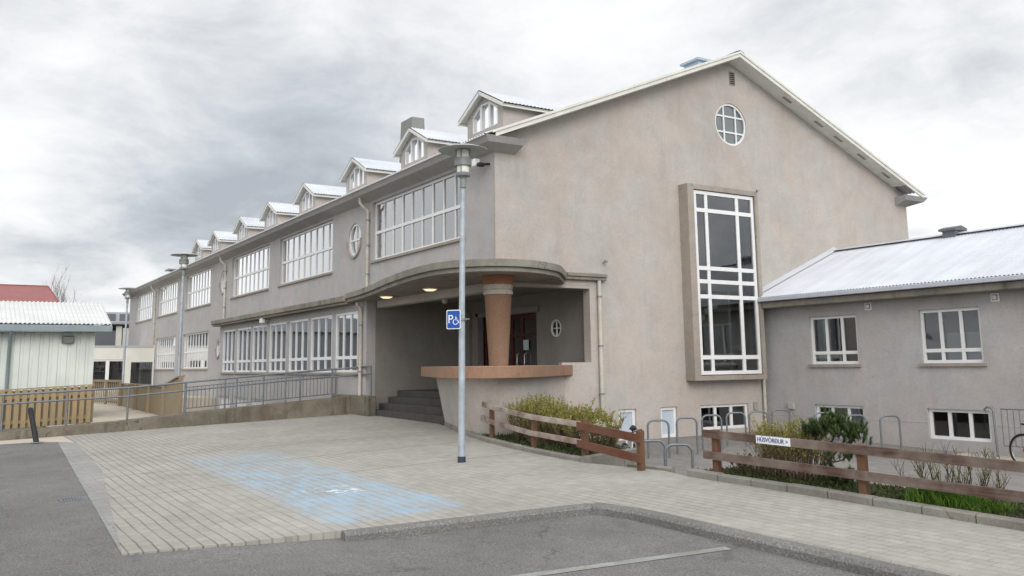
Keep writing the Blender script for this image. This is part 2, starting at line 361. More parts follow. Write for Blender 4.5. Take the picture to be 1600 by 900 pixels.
def paving(name, c1, c2, mortar, w, h, paint=False, mort=.012, rot=0.):
    m, nt, b = new_mat(name); N = NT(nt); v0 = N.coord(); v = N.coord(rot=(0, 0, rot))
    # slightly disturbed joints
    wob = N.n('ShaderNodeTexNoise'); wob.inputs['Scale'].default_value = .9; N.l(v0, wob.inputs['Vector'])
    sc = N.n('ShaderNodeVectorMath', operation='SCALE'); N.l(wob.outputs['Color'], sc.inputs[0]); sc.inputs['Scale'].default_value = .05
    ad = N.n('ShaderNodeVectorMath', operation='ADD'); N.l(v, ad.inputs[0]); N.l(sc.outputs[0], ad.inputs[1])
    bt = N.n('ShaderNodeTexBrick'); bt.offset = .5
    bt.inputs['Scale'].default_value = 1; bt.inputs['Brick Width'].default_value = w; bt.inputs['Row Height'].default_value = h
    bt.inputs['Mortar Size'].default_value = mort; bt.inputs['Mortar Smooth'].default_value = .35
    bt.inputs['Color1'].default_value = (*c1, 1); bt.inputs['Color2'].default_value = (*c2, 1); bt.inputs['Mortar'].default_value = (*([x*.62 for x in c1] if paint else mortar), 1)
    N.l(ad.outputs[0], bt.inputs['Vector'])
    c = bt.outputs['Color']
    sr0 = N.n('ShaderNodeSeparateXYZ'); N.l(ad.outputs[0], sr0.inputs[0])
    fr_ = N.math('FRACT', N.math('DIVIDE', sr0.outputs[1], h)); dd = N.math('MULTIPLY', N.math('SUBTRACT', .5, N.math('ABSOLUTE', N.math('SUBTRACT', fr_, .5))), h)
    if paint:
        fade = N.n('ShaderNodeMapRange', interpolation_type='SMOOTHSTEP'); N.l(sr0.outputs[1], fade.inputs[0]); fade.inputs[1].default_value = -8.2; fade.inputs[2].default_value = -4.6; fade.inputs[3].default_value = 1.; fade.inputs[4].default_value = .30
        rl = N.math('MULTIPLY', N.ramp(dd, [(.005, 1.), (.013, 0.)]), N.math('MULTIPLY', fade.outputs[0], N.ramp(N.noise(v0, 1.3, 4, .6), [(.3, .45), (.6, .95)])))
        c = N.mix(rl, c, mortar)
    filled = N.ramp(N.noise(v0, .35, 5, .65), [(.38, 0.), (.62, 1.)])     # joints silted up in places
    avg = tuple((a+b_)/2 for a, b_ in zip(c1, c2))
    jm = N.math('MULTIPLY', bt.outputs['Fac'], N.math('MULTIPLY', N.math('ADD', filled, .15, True), .85))
    c = N.mix(jm, c, avg)
    c = N.mix(1., c, N.ramp(N.noise(v0, .5, 5, .6), [(.3, .86), (.7, 1.1)]), 'MULTIPLY')
    c = N.mix(1., c, N.ramp(N.noise(v0, 5, 5, .65), [(.3, .9), (.7, 1.08)]), 'MULTIPLY')
    c = N.mix(1., c, N.ramp(N.noise(v0, 80, 2), [(.3, .92), (.7, 1.07)]), 'MULTIPLY')
    stain = N.ramp(N.noise(v0, 1.1, 6, .7), [(.60, 0.), (.75, .5)])
    c = N.mix(stain, c, tuple(x*.55 for x in avg))
    if paint:
        sx = N.n('ShaderNodeSeparateXYZ'); N.l(ad.outputs[0], sx.inputs[0])
        for x0 in (-.9, 1.6, 4.1):
            sd = N.math('ABSOLUTE', N.math('SUBTRACT', sx.outputs[0], x0))
            c = N.mix(N.ramp(sd, [(.008, .75), (.02, 0.)]), c, (.10, .095, .085))
        sep = N.n('ShaderNodeSeparateXYZ'); N.l(v0, sep.inputs[0]); X, Y = sep.outputs[0], sep.outputs[1]
        def band(s, a0, a1, b0, b1):
            mr = N.n('ShaderNodeMapRange', interpolation_type='SMOOTHSTEP'); N.l(s, mr.inputs[0])
            mr.inputs[1].default_value = a0; mr.inputs[2].default_value = a1
            m2 = N.n('ShaderNodeMapRange', interpolation_type='SMOOTHSTEP'); N.l(s, m2.inputs[0])
            m2.inputs[1].default_value = b0; m2.inputs[2].default_value = b1; m2.inputs[3].default_value = 1; m2.inputs[4].default_value = 0
            return N.math('MULTIPLY', mr.outputs[0], m2.outputs[0])
        area = N.math('MULTIPLY', band(X, -.6, .6, 7.9, 8.25), band(Y, -7.25, -6.85, -5.55, -5.1))
        lvl = N.n('ShaderNodeMapRange'); N.l(X, lvl.inputs[0]); lvl.inputs[1].default_value = .5; lvl.inputs[2].default_value = 7.2
        lvl.inputs[3].default_value = .50; lvl.inputs[4].default_value = .66
        pn = N.noise(N.coord(scale=(1.0, 1.7, 1)), 1.5, 8, .72)
        pn = N.math('ADD', pn, N.math('MULTIPLY', N.math('SUBTRACT', N.noise(N.coord(scale=(1.3, 8, 1)), 2.4, 4, .7), .5), .45))
        thr = N.math('SUBTRACT', pn, N.math('SUBTRACT', .80, N.math('MULTIPLY', lvl.outputs[0], .55)))
        pm = N.math('MULTIPLY', area, N.math('ADD', N.math('MULTIPLY', thr, 5., True), N.math('MULTIPLY', lvl.outputs[0], .58)), True)
        pm = N.math('MULTIPLY', pm, N.math('SUBTRACT', 1., N.math('MULTIPLY', bt.outputs['Fac'], .6)))
        pm = N.math('MULTIPLY', pm, .85)
        c = N.mix(pm, c, (.31, .43, .54))
        wm = N.math('MULTIPLY', band(X, 5.2, 5.4, 6.0, 6.2), band(Y, -6.6, -6.45, -5.95, -5.75))
        wn = N.ramp(N.noise(v0, 3.2, 5, .7), [(.52, 0.), (.60, .9)])
        c = N.mix(N.math('MULTIPLY', wm, wn), c, (.72, .74, .74))
    N.l(c, b.inputs['Base Color']); b.inputs['Roughness'].default_value = .9; b.inputs['Specular IOR Level'].default_value = .25
    h = N.math('SUBTRACT', 1., bt.outputs['Fac']); N.bump(h, .35, .008, b)
    return m
M['paving'] = paving('brick_paving', (.372, .357, .32), (.335, .321, .289), (.085, .08, .07), .21, .14, True, .008)
M['border'] = paving('border_paving', (.32, .315, .30), (.28, .275, .26), (.17, .16, .15), .40, .13, False, .008, rad(90))
M['yard'] = paving('yard_paving', (.255, .24, .225), (.215, .20, .19), (.15, .14, .13), .30, .15, False, .012)
M['line'] = weathered('worn_line_paint', (.285, .28, .265), (.15, .148, .145), 1.3, streak=False, mottle=.3, big=2)
M['frontkerb'] = None
def aggregate():
    m, nt, b = new_mat('aggregate_kerb'); N = NT(nt); v = N.coord()
    vo = N.n('ShaderNodeTexVoronoi'); vo.inputs['Scale'].default_value = 75; N.l(v, vo.inputs['Vector'])
    sp = N.n('ShaderNodeSeparateColor'); N.l(vo.outputs['Color'], sp.inputs[0])
    c = N.ramp(sp.outputs[0], [(0., (.13, .128, .12)), (.6, (.185, .18, .17)), (.88, (.215, .21, .20)), (1., (.29, .285, .27))])
    c = N.mix(1., c, N.ramp(N.noise(v, .8, 5, .6), [(.3, .75), (.7, 1.15)]), 'MULTIPLY')
    N.l(c, b.inputs['Base Color']); b.inputs['Roughness'].default_value = .95
    N.bump(vo.outputs['Distance'], .35, .006, b); return m
M['frontkerb'] = aggregate()

# ------------------------------------------------------------------ ground & paving
g = MB(); g.quad((-1500, -1500, -1.35), (1500, -1500, -1.35), (1500, 1500, -1.35), (-1500, 1500, -1.35))
struct(g.build('ground', M['ground']))

def ah(x, y):
    sm = lambda a, b, t: (lambda k: k*k*(3-2*k))(max(0, min(1, (t-a)/(b-a))))
    return gz(x, y) - .012 - .085 * sm(-9.2, -6.4, y) * sm(7.0, 8.4, x)
g = MB()
def gridsheet(mb, x0, x1, y0, y1, nx, ny, f):
    vs = [(x0+(x1-x0)*i/nx, y0+(y1-y0)*j/ny) for i in range(nx+1) for j in range(ny+1)]
    mb.add([(x, y, f(x, y)) for x, y in vs], [(i*(ny+1)+j, (i+1)*(ny+1)+j, (i+1)*(ny+1)+j+1, i*(ny+1)+j+1) for i in range(nx) for j in range(ny)])
gridsheet(g, -60, 6.5, -60, -8.45, 40, 40, ah)
gridsheet(g, 6.5, 45, -60, -8.45, 60, 40, ah)
gridsheet(g, 6.5, 45, -8.45, -3.75, 60, 20, ah)
struct(g.build('asphalt_road', M['asphalt']))

KL = [(-1.96, -.34), (.15, -1.03), (2.17, -1.52), (4.0, -1.78), (5.4, -1.90), (6.05, -1.90)]
pave = [(8.03, -9.33), (8.30, -8.2), (8.44, -7.12), (8.72, -5.4), (9.0, -3.93), (9.75, -3.80), (13.4, -3.84), (30, -3.95), (30, -1.95), (13.2, -1.80),
        (10.2, -1.72), (8.3, -1.72), (7.6, -1.58), (6.6, -1.75)] + KL[::-1] + [(-2.6, -.195), (-7.0, -.195), (-7.84, -.40), (-7.84, -7.65), (-7.84, -8.35), (-5.6, -8.28), (.5, -8.52)]
g = MB(); g.prism(pave, lambda x, y: gz(x, y)-.35, gz); struct(g.build('brick_forecourt', M['paving']))
# plain soldier border down the left side
bl = [(8.03, -9.33), (.5, -8.95), (-6.22, -8.60), (-5.6, -8.28), (.5, -8.52), (8.12, -8.92)]
g = MB(); g.prism(bl, lambda x, y: gz(x, y)-.3, lambda x, y: gz(x, y)-.003); struct(g.build('border_paving', M['border']))
g = MB(); g.prism([(-7.84, -8.35), (-7.84, -12.5), (-7.3, -12.5), (-6.7, -9.1), (-6.22, -8.6), (-5.6, -8.28)], lambda x, y: gz(x, y)-.3, lambda x, y: gz(x, y)-.004)
struct(g.build('apron', M['path']))
# yard
g = MB(); g.quad((-.5, -2.0, yz(-.5)), (14, -2.0, yz(14)), (14, 9.3, yz(14)), (-.5, 9.3, yz(-.5))); g.quad((14, -2.0, yz(14)), (40, -2.0, yz(14)), (40, 30, yz(14)), (14, 30, yz(14)))
struct(g.build('yard_paving', M['yard']))

# sweep of a kerb profile along a path, split into stones
def kerb(name, path, w, top, stone, mat, side=1, low=.35, ch=.018, jit=.006):
    pts = [Vector((x, y, 0)) for x, y in path]
    L = [0]
    for a, b in zip(pts, pts[1:]): L.append(L[-1] + (b-a).length)
    def P(t):
        t = max(0, min(L[-1]-1e-6, t))
        for i in range(len(pts)-1):
            if t <= L[i+1]:
                k = (t-L[i])/(L[i+1]-L[i]); d = (pts[i+1]-pts[i]).normalized(); return pts[i].lerp(pts[i+1], k), d
    mb = MB(); t = 0; breaks = [0]
    while t < L[-1]:
        t = min(L[-1], t + stone*R.uniform(.96, 1.04)); breaks.append(t)
    for a, b in zip(breaks, breaks[1:]):
        if b-a < .05: continue
        n = max(1, int((b-a)/.5)); dz = R.uniform(-jit, jit); dw = R.uniform(-jit, jit)
        rings = []
        ts = [a+.008] + [a+(b-a)*k/n for k in range(1, n)] + [b-.008]
        for q in ts:
            p, d = P(q); nrm = Vector((-d.y, d.x, 0))*side
            zt = gz(p.x, p.y)+top+dz
            rings.append([(p + nrm*o + Vector((0, 0, z))) for o, z in ((dw, gz(p.x, p.y)-low), (dw, zt-ch), (dw+ch, zt), (w-ch+dw, zt), (w+dw, zt-ch), (w+dw, gz(p.x, p.y)-low))])
        vs = [v for r in rings for v in r]; fs = []
        for i in range(len(rings)-1):
            for k in range(5): fs.append((i*6+k, i*6+k+1, (i+1)*6+k+1, (i+1)*6+k))
        fs += [tuple(range(6)), tuple(range((len(rings)-1)*6, len(rings)*6))]
        mb.add(vs, fs)
    return struct(mb.build(name, mat))
kerb('kerb', KL, .13, .085, 1.0, M['kerb'])
kerb('kerb', [(6.05, -1.90), (5.95, -1.35), (5.75, -.55)], .13, .10, 1.0, M['kerb'])
kerb('kerb', [(8.25, -1.73), (10.2, -1.72), (13.2, -1.80), (26, -1.92)], .15, .10, .62, M['kerb'])
kerb('kerb', [(6.75, -1.62), (7.62, -1.45)], .10, .03, 1.2, M['kerb'])
kerb('kerb', [(8.44, -7.12), (8.72, -5.4), (9.0, -3.93), (9.75, -3.80), (13.4, -3.84), (30, -3.95)], .21, .004, 9, M['frontkerb'], side=-1, ch=.035, jit=.002)

# parking bay line
g = MB(); n = 10
for i in range(n):
    a = Vector((10.6, -9.0, 0)).lerp(Vector((11.5, -4.2, 0)), i/n); b = Vector((10.6, -9.0, 0)).lerp(Vector((11.5, -4.2, 0)), (i+1)/n)
    s = Vector((.065, -.012, 0)); q = [a-s, a+s, b+s, b-s]
    g.add([(p.x, p.y, ah(p.x, p.y)+.005) for p in q], [(0, 1, 2, 3)])
struct(g.build('parking_line', M['line']))

# ------------------------------------------------------------------ school building
school = thing('school_building', 'long beige rendered school with white dormered roof, tall gable and curved entrance canopy', 'building')
GW = 16.36; AY = GW/2
RS = .412
def rz_(y): return 7.06 + (min(y, GW-y) + .62) * RS      # top of roof sheet

class Wall:
    """planar wall with rectangular and round holes. axis 'f': faces -y at y=c ; axis 'g': faces +x at x=c"""
    def __init__(s, axis, c): s.ax = axis; s.c = c
    def P(s, u, d, z): return (u, s.c+d, z) if s.ax == 'f' else (s.c-d, u, z)
    def build(s, mb, u0, u1, z0, z1, holes=(), rounds=(), depth=.16, m=0):
        us = {u0, u1}; zs = {z0, z1}
        rr = [(cu-r*1.15, cu+r*1.15, cz-r*1.15, cz+r*1.15, cu, cz, r) for cu, cz, r in rounds]
        for h in list(holes)+rr:
            us |= {h[0], h[1]}; zs |= {h[2], h[3]}
        us = sorted(u for u in us if u0-1e-6 <= u <= u1+1e-6); zs = sorted(z for z in zs if z0-1e-6 <= z <= z1+1e-6)
        for a, b in zip(us, us[1:]):
            for c, d in zip(zs, zs[1:]):
                cu, cz = (a+b)/2, (c+d)/2
                if any(h[0] < cu < h[1] and h[2] < cz < h[3] for h in holes): continue
                if any(h[0] < cu < h[1] and h[2] < cz < h[3] for h in rr): continue
                mb.quad(s.P(a, 0, c), s.P(b, 0, c), s.P(b, 0, d), s.P(a, 0, d), m)
        for h in holes:
            a, b, c, d = h[:4]; D = depth
            mb.quad(s.P(a, 0, c), s.P(a, D, c), s.P(a, D, d), s.P(a, 0, d), m); mb.quad(s.P(b, 0, c), s.P(b, D, c), s.P(b, D, d), s.P(b, 0, d), m)
            mb.quad(s.P(a, 0, c), s.P(a, D, c), s.P(b, D, c), s.P(b, 0, c), m); mb.quad(s.P(a, 0, d), s.P(a, D, d), s.P(b, D, d), s.P(b, 0, d), m)
        for x0, x1, y0, y1, cu, cz, r in rr:
            N_ = 48; sq = []; ci = []
            for k in range(N_):
                t = 2*math.pi*k/N_; cx, cy = math.cos(t), math.sin(t); q = max(abs(cx), abs(cy)); hw = (x1-x0)/2
                sq.append((cu+cx/q*hw, cz+cy/q*hw)); ci.append((cu+cx*r, cz+cy*r))
            for k in range(N_):
                j = (k+1) % N_
                mb.quad(s.P(sq[k][0], 0, sq[k][1]), s.P(sq[j][0], 0, sq[j][1]), s.P(ci[j][0], 0, ci[j][1]), s.P(ci[k][0], 0, ci[k][1]), m)
                mb.quad(s.P(ci[k][0], 0, ci[k][1]), s.P(ci[j][0], 0, ci[j][1]), s.P(ci[j][0], depth, ci[j][1]), s.P(ci[k][0], depth, ci[k][1]), m)
    def bx(s, mb, u0, u1, d0, d1, z0, z1, m=0):
        a = s.P(u0, d0, z0); b = s.P(u1, d1, z1)
        mb.box(min(a[0], b[0]), max(a[0], b[0]), min(a[1], b[1]), max(a[1], b[1]), min(a[2], b[2]), max(a[2], b[2]), m)

def window(parent, W, u0, u1, z0, z1, cols, rows, d=.10, bw=.05, mw=.045, sill=True, sillmat=None, pane='glass', outer=.06, blind=None, name='window', thick=None):
    """frame mesh + child pane (+ sill). cols/rows: interior bar positions as fractions; a tuple (pos, width) sets a wider bar"""
    fr = MB(); e = .002
    W.bx(fr, u0+e, u0+outer, d-.03, d+.05, z0+e, z1-e); W.bx(fr, u1-outer, u1-e, d-.03, d+.05, z0+e, z1-e)
    W.bx(fr, u0+outer, u1-outer, d-.03, d+.05, z0+e, z0+outer); W.bx(fr, u0+outer, u1-outer, d-.03, d+.05, z1-outer, z1-e)
    for r in rows:
        p, w = r if isinstance(r, tuple) else (r, mw)
        z = z0+(z1-z0)*p; W.bx(fr, u0+outer, u1-outer, d-.024, d+.044, z-w/2, z+w/2)
    for c in cols:
        p, w = c if isinstance(c, tuple) else (c, mw)
        u = u0+(u1-u0)*p; W.bx(fr, u-w/2, u+w/2, d-.018, d+.038, z0+outer, z1-outer)
    f = fr.build(name, M['white'], parent)
    g_ = MB(); g_.quad(W.P(u0+.02, d+.012, z0+.02), W.P(u1-.02, d+.012, z0+.02), W.P(u1-.02, d+.012, z1-.02), W.P(u0+.02, d+.012, z1-.02))
    g_.build('pane', M[pane], f)
    if blind:
        bm = MB()
        for a, b, za, zb in blind: W.bx(bm, a, b, d+.11, d+.12, za, zb)
        bm.build('blind', M['blind'], f)
    if sill:
        s_ = MB(); W.bx(s_, u0-.07, u1+.07, -.06, d-.031, z0-.075, z0-.004); s_.build('sill', sillmat or M['trim'], f)
    return f

WX = [(-7.41, -1.54), (-16.70, -10.86), (-23.84, -18.08), (-33.3, -27.7), (-41.2, -35.5), (-48.7, -43.0)]
WZ = (4.89, 6.76-.04)
LX = [(-33.6, -27.8), (-41.2, -35.5)]
LZ = (1.66, 3.53)
SX = [(-23.84, -21.80), (-21.46, -19.35), (-19.12, -17.1), (-16.78, -14.72), (-14.37, -12.32), (-12.02, -9.98), (-9.65, -7.78)]
SZ = (1.48, 3.36)
BX = [(-24.2, -22.3), (-21.6, -19.7), (-19.0, -17.1)]
BZ = (-.62, .42)
ZB = -1.34
F = Wall('f', 0.); S = Wall('f', -.30); G = Wall('g', 0.)

w = MB()
# upper facade
F.build(w, -51.5, 0, 3.63, 7.0, [(a, b, *WZ) for a, b in WX], [(-8.87, 5.74, .54), (-25.35, 5.76, .54)])
# lower facade beyond the strip
F.build(w, -51.5, -24.4, ZB, 3.63, [(a, b, *LZ) for a, b in LX], [(-25.85, 2.62, .43)])
w.build('facade_wall', M['stucco_cool_light'], school)
w = MB()
S.build(w, -24.4, -7.1, ZB, 3.655, [(a, b, *SZ) for a, b in SX] + [(a, b, *BZ) for a, b in BX], depth=.14)
w.quad((-24.4, -.3, ZB), (-24.4, 0, ZB), (-24.4, 0, 3.655), (-24.4, -.3, 3.655))
w.quad((-7.1, -.3, ZB), (-7.1, .0, ZB), (-7.1, .0, 3.655), (-7.1, -.3, 3.655))
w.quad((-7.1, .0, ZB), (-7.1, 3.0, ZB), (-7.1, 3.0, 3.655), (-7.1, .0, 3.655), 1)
w.build('classroom_wall', [M['stucco_cool_light'], M['porch']], school)

# gable wall
OR = (6.22, 8.62, 1.30, 6.42)       # oriel opening
NW = [(3.64, 4.22, -.28, .49), (5.05, 5.63, -.30, .50), (6.47, 8.31, -.17, .50)]
w = MB()
G.build(w, 2.81, GW, ZB, 1.69, [(OR[0], OR[1], OR[2], 1.69)] + NW)
G.build(w, 2.81, GW, 1.69, 7.10, [(OR[0], OR[1], 1.69, OR[3])], depth=.12)
G.build(w, 0, 2.81, 3.63, 7.10)
G.build(w, 1.90, 2.81, ZB, 1.69)
zc = 8.6; r_ = .64*1.15
# gable triangle above 7.10 with round window: columns cut at useful ys
def gtop(y): return rz_(y) - .10
ys = [0, .6, AY-r_, AY+r_, GW-.6, GW]
ylist = [0, (7.10-7.06+.10)/RS-.62]
y_in = 0.0
def col(a, b, za, zb_a, zb_b):
    w.quad((0, a, za), (0, b, za), (0, b, zb_b), (0, a, zb_a))
col(0, AY-r_, 7.10, gtop(0), gtop(AY-r_)); col(AY+r_, GW, 7.10, gtop(AY+r_), gtop(GW))
G.build(w, AY-r_, AY+r_, 7.10, zc+r_, [], [(AY, zc, .64)])
w.add([(0, AY-r_, zc+r_), (0, AY+r_, zc+r_), (0, AY+r_, gtop(AY+r_)), (0, AY, gtop(AY)), (0, AY-r_, gtop(AY-r_))], [(0, 1, 2, 3, 4)])
# jamb + sill returns of the porch opening
w.quad((0, 2.81, 1.69), (-.28, 2.81, 1.69), (-.28, 2.81, 3.63), (0, 2.81, 3.63))
w.quad((0, 2.0, 1.69), (-.28, 2.0, 1.69), (-.28, 2.81, 1.69), (0, 2.81, 1.69))
w.quad((-.28, 2.0, ZB), (-.28, 2.81, ZB), (-.28, 2.81, 1.69), (-.28, 2.0, 1.69)); w.quad((0, 2.0, ZB), (-.28, 2.0, ZB), (-.28, 2.0, 1.69), (0, 2.0, 1.69))
w.build('gable_wall', M['stucco'], school)
# rear & far walls close the shell
w = MB()
w.quad((-51.5, GW, ZB), (0, GW, ZB), (0, GW, 7.1), (-51.5, GW, 7.1))
w.add([(-51.5, 0, ZB), (-51.5, GW, ZB), (-51.5, GW, gtop(GW)), (-51.5, AY, gtop(AY)), (-51.5, 0, gtop(0))], [(0, 1, 2, 3, 4)])
w.build('rear_wall', M['stucco_cool_light'], school)
# dark control-joint line at the corner
w = MB(); w.box(-.012, .006, -.006, .012, 3.9, 6.80); w.build('corner_strip', M['trim'], school)

# interior: floors, ceiling, corridor wall and room dividers
w = MB()
w.box(-51.4, -7.3, .35, 16.2, .70, .93); w.box(-51.4, -.3, .35, 16.2, 3.66, 3.90); w.box(-51.4, -.3, .35, 16.2, 6.86, 6.95); w.box(-51.4, -.3, .35, 16.2, -1.2, -.9)
w.build('interior_floor', M['interior'], school)
w = MB()
w.box(-51.4, -9.4, 5.5, 5.6, -.9, 6.86)
for x in (-9.3, -17.3, -26.3, -34.4, -42.2): w.box(x, x+.1, .35, 5.5, .93, 3.66); w.box(x, x+.1, .35, 5.5, 3.9, 6.86)
w.box(-4.2, -4.1, 3.4, 16, 3.9, 6.86); w.box(-3.6, -3.5, 5.9, 16, -.9, 3.66)
w.build('interior_wall', M['interior'], school)
# staircase seen behind the tall window
w = MB()
for i in range(10): w.box(-1.6, -.7, 5.9+.26*i, 6.16+.26*i, 2.0+.17*i, 2.17+.17*i)
w.box(-3.3, -.4, 8.5, 9.6, 2.0, 2.15)
w.build('interior_stair', M['interior'], school)

# windows of the upper row
nine = [i/9 for i in range(1, 9)]
for i, (a, b) in enumerate(WX):
    c = [(k, .085 if j in (2, 5) else .05) for j, k in enumerate(nine)]
    window(school, F, a, b, *WZ, c, [(.48, .09)], d=.12, outer=.075)
for i, (a, b) in enumerate(LX):
    bl = [(a+.8+R.random(), a+3.6+R.random(), 2.2, 3.4)]
    window(school, F, a, b, *LZ, [(k, .06) for k in nine], [(.47, .08)], d=.12, outer=.075, blind=bl)
for i, (a, b) in enumerate(SX):
    bl = None
    if i == 1: bl = [(a+.1, a+.1+(b-a)*R.uniform(.3, .8), 1.9, 3.3)]
    window(school, S, a, b, *SZ, [(1/3, .09), (2/3, .09)], [(.245, .10)], d=.045, outer=.075, blind=bl)
for a, b in BX: window(school, S, a, b, *BZ, [(k/6, .06) for k in range(1, 6)], [], d=.08, sill=False)
g = MB(); g.quad((-14.2, -.235, 1.58), (-13.75, -.235, 1.58), (-13.75, -.235, 1.85), (-14.2, -.235, 1.85)); g.build('window_notice', simple('yellow_card', (.42, .45, .10), .6), school)
# narrow frosted basement windows and three-light one on the gable
for i, h in enumerate(NW[:2]): window(school, G, *h, [], [], d=.09, outer=.085, pane='frost', sill=False)
window(school, G, *NW[2], [(1/3, .10), (2/3, .10)], [], d=.09, outer=.075, sill=False)

def round_window(parent, W, cu, cz, r, d, bars, ring=.06, pane='glass', bw=.05, name='round_window'):
    mb = MB(); n = 48
    def ringpts(rad_, dd): return [W.P(cu+rad_*math.cos(2*math.pi*k/n), dd, cz+rad_*math.sin(2*math.pi*k/n)) for k in range(n)]
    A, B, C_, D_ = ringpts(r-.003, d-.04), ringpts(r-ring, d-.04), ringpts(r-ring, d+.03), ringpts(r-.003, d+.03)
    for k in range(n):
        j = (k+1) % n
        mb.quad(A[k], A[j], B[j], B[k]); mb.quad(B[k], B[j], C_[j], C_[k]); mb.quad(A[k], A[j], D_[j], D_[k])
    ri = r-ring+.005
    for o in bars:
        h = math.sqrt(max(0, ri*ri-o*o))
        W.bx(mb, cu+o-bw/2, cu+o+bw/2, d-.025, d+.02, cz-h, cz+h); W.bx(mb, cu-h, cu+h, d-.022, d+.023, cz+o-bw/2, cz+o+bw/2)
    f = mb.build(name, M['white'], parent)
    p = MB(); p.add(ringpts(r-.02, d+.01), [tuple(range(n))]); p.build('pane', M[pane], f)
    return f
f = round_window(school, G, AY, zc, .64, .07, (-.24, .24))
def disc_blind(W, cu, cz, r_, d, par):
    mb = MB(); mb.add([W.P(cu+r_*math.cos(2*math.pi*k/40), d, cz+r_*math.sin(2*math.pi*k/40)) for k in range(40)], [tuple(range(40))]); mb.build('blind', M['blind'], par)
disc_blind(G, AY, zc, .63, .10, f)
for cu, cz, r in ((-8.87, 5.74, .54), (-25.35, 5.76, .54), (-25.85, 2.62, .43)):
    f = round_window(school, F, cu, cz, r, .08, (0,), ring=.07); disc_blind(F, cu, cz, r-.01, .11, f)
    s_ = MB(); n = 24
    for k in range(n):
        t0, t1 = math.pi+math.pi*k/n, math.pi+math.pi*(k+1)/n
        o = [F.P(cu+q*math.cos(t), dd, cz+q*math.sin(t)) for t in (t0, t1) for q in (r+.002, r+.075) for dd in (-.05, .0)]
        s_.add(o, [(0, 2, 6, 4), (2, 3, 7, 6), (0, 1, 5, 4)])
    s_.build('sill', M['trim'], f)

# oriel: projecting concrete surround + tall window
w = MB(); a, b, c, d = 5.99, 8.74, 1.17, 6.56; pr = .36; o = .0
w.box(.001, pr, a, OR[0], c, d); w.box(.001, pr, OR[1], b, c, d); w.box(.001, pr, OR[0], OR[1], OR[3], d); w.box(.001, pr, OR[0], OR[1], c, OR[2])
w.build('window_surround', M['trim'], school)
OW = Wall('g', pr)
H = OR[3]-OR[2]
window(school, OW, OR[0]+.03, OR[1]-.03, OR[2]+.02, OR[3]-.02, [(.205, .11), (.72, .12)], [((z-OR[2])/H, .11) for z in (5.87, 4.23, 3.86, 3.44, 1.77)], d=.08, outer=.10, sill=False, name='tall_window')

# eave slab, strip ledge
w = MB()
PR = [(0., 6.80), (.40, 6.945), (.50, 7.09), (0., 7.09)]          # cornice profile: projection, height
for fl in (False, True):
    yy = (lambda y: GW-y) if fl else (lambda y: y)
    A = [(-51.9, yy(-o-.001), z) for o, z in PR]; B = [(o+.001, yy(-o-.001), z) for o, z in PR]; C_ = [(o+.001, yy(.60+.12*(o > .45)), z) for o, z in PR]
    w.add(A+B+C_, [(0, 1, 5, 4), (1, 2, 6, 5), (2, 3, 7, 6), (4, 5, 9, 8), (5, 6, 10, 9), (6, 7, 11, 10), (8, 9, 10, 11), (0, 1, 2, 3)])
w.build('eave_slab', M['stucco_cool_light'], school)
w = MB(); w.bbox(-24.75, -8.02, -.66, -.002, 3.66, 3.85, .02); w.bbox(-24.7, -8.02, -.60, -.302, 3.58, 3.659, .01); w.build('ledge', M['concrete'], school)

# roof
def corr(mb, p0, U, V, lenU, pitch, amp, per=6, m=0):
    """corrugated sheet: starts at p0, runs lenU along unit U, slope vector V"""
    p0, U, V = Vector(p0), Vector(U), Vector(V); N_ = U.cross(V).normalized()
    if N_.z < 0: N_ = -N_
    n = int(lenU/pitch*per); vs = []
    for i in range(n+1):
        u = lenU*i/n; h = amp*math.cos(2*math.pi*u/pitch)
        a = p0+U*u+N_*h; vs += [a, a+V, a-N_*.012, a+V-N_*.012]
    fs = []
    for i in range(n):
        k = i*4; fs += [(k, k+4, k+5, k+1), (k+2, k+3, k+7, k+6), (k, k+2, k+6, k+4)]
    mb.add(vs, fs, m, False)
rise = (AY+.62)*RS
w = MB()
corr(w, (-51.95, -.53, 7.06+.09*RS+.012), (1, 0, 0), (0, AY+.53, rise-.09*RS), 52.45, .13, .016)
corr(w, (-51.95, GW+.12, 7.06+.5*RS), (1, 0, 0), (0, -(AY+.12), rise-.5*RS), 52.45, .13, .016)
roof = w.build('roof', M['roof'], school)
w = MB(); w.bbox(-51.95, .44, -.535, -.505, 7.075, 7.093, .004); w.build('eave_trim', M['white'], roof)
w = MB()
for sgn in (-1, 1): w.add([(-52, AY, 10.735), (.52, AY, 10.735), (.52, AY+sgn*.18, 10.665), (-52, AY+sgn*.18, 10.665)], [(0, 1, 2, 3)])
w.build('ridge_cap', M['roof'], roof)
# barge boards and soffit at the gable
w = MB()
for s_ in (0, 1):
    yy = lambda y: y if s_ == 0 else GW-y
    y0, y1 = -.24, AY
    T = lambda y: rz_(y)-.035
    w.add([(x, yy(y), T(y)-dz) for x in (.455, .50) for y in (y0, y1) for dz in (0, .12)], [(0, 1, 3, 2), (4, 6, 7, 5), (0, 4, 5, 1), (2, 3, 7, 6), (0, 2, 6, 4), (1, 5, 7, 3)])
    w.add([(x, yy(y), T(y)+.055-dz) for x in (.502, .53) for y in (y0-.1, y1) for dz in (0, .065)], [(0, 1, 3, 2), (4, 6, 7, 5), (0, 4, 5, 1), (2, 3, 7, 6), (0, 2, 6, 4), (1, 5, 7, 3)])
    w.add([(x, yy(y), T(y)-.10-dz) for x in (.002, .453) for y in (y0+.9, y1) for dz in (0, .03)], [(0, 1, 3, 2), (4, 6, 7, 5), (0, 4, 5, 1), (2, 3, 7, 6), (0, 2, 6, 4), (1, 5, 7, 3)])
w.build('barge_board', M['cream'], roof)
w = MB()
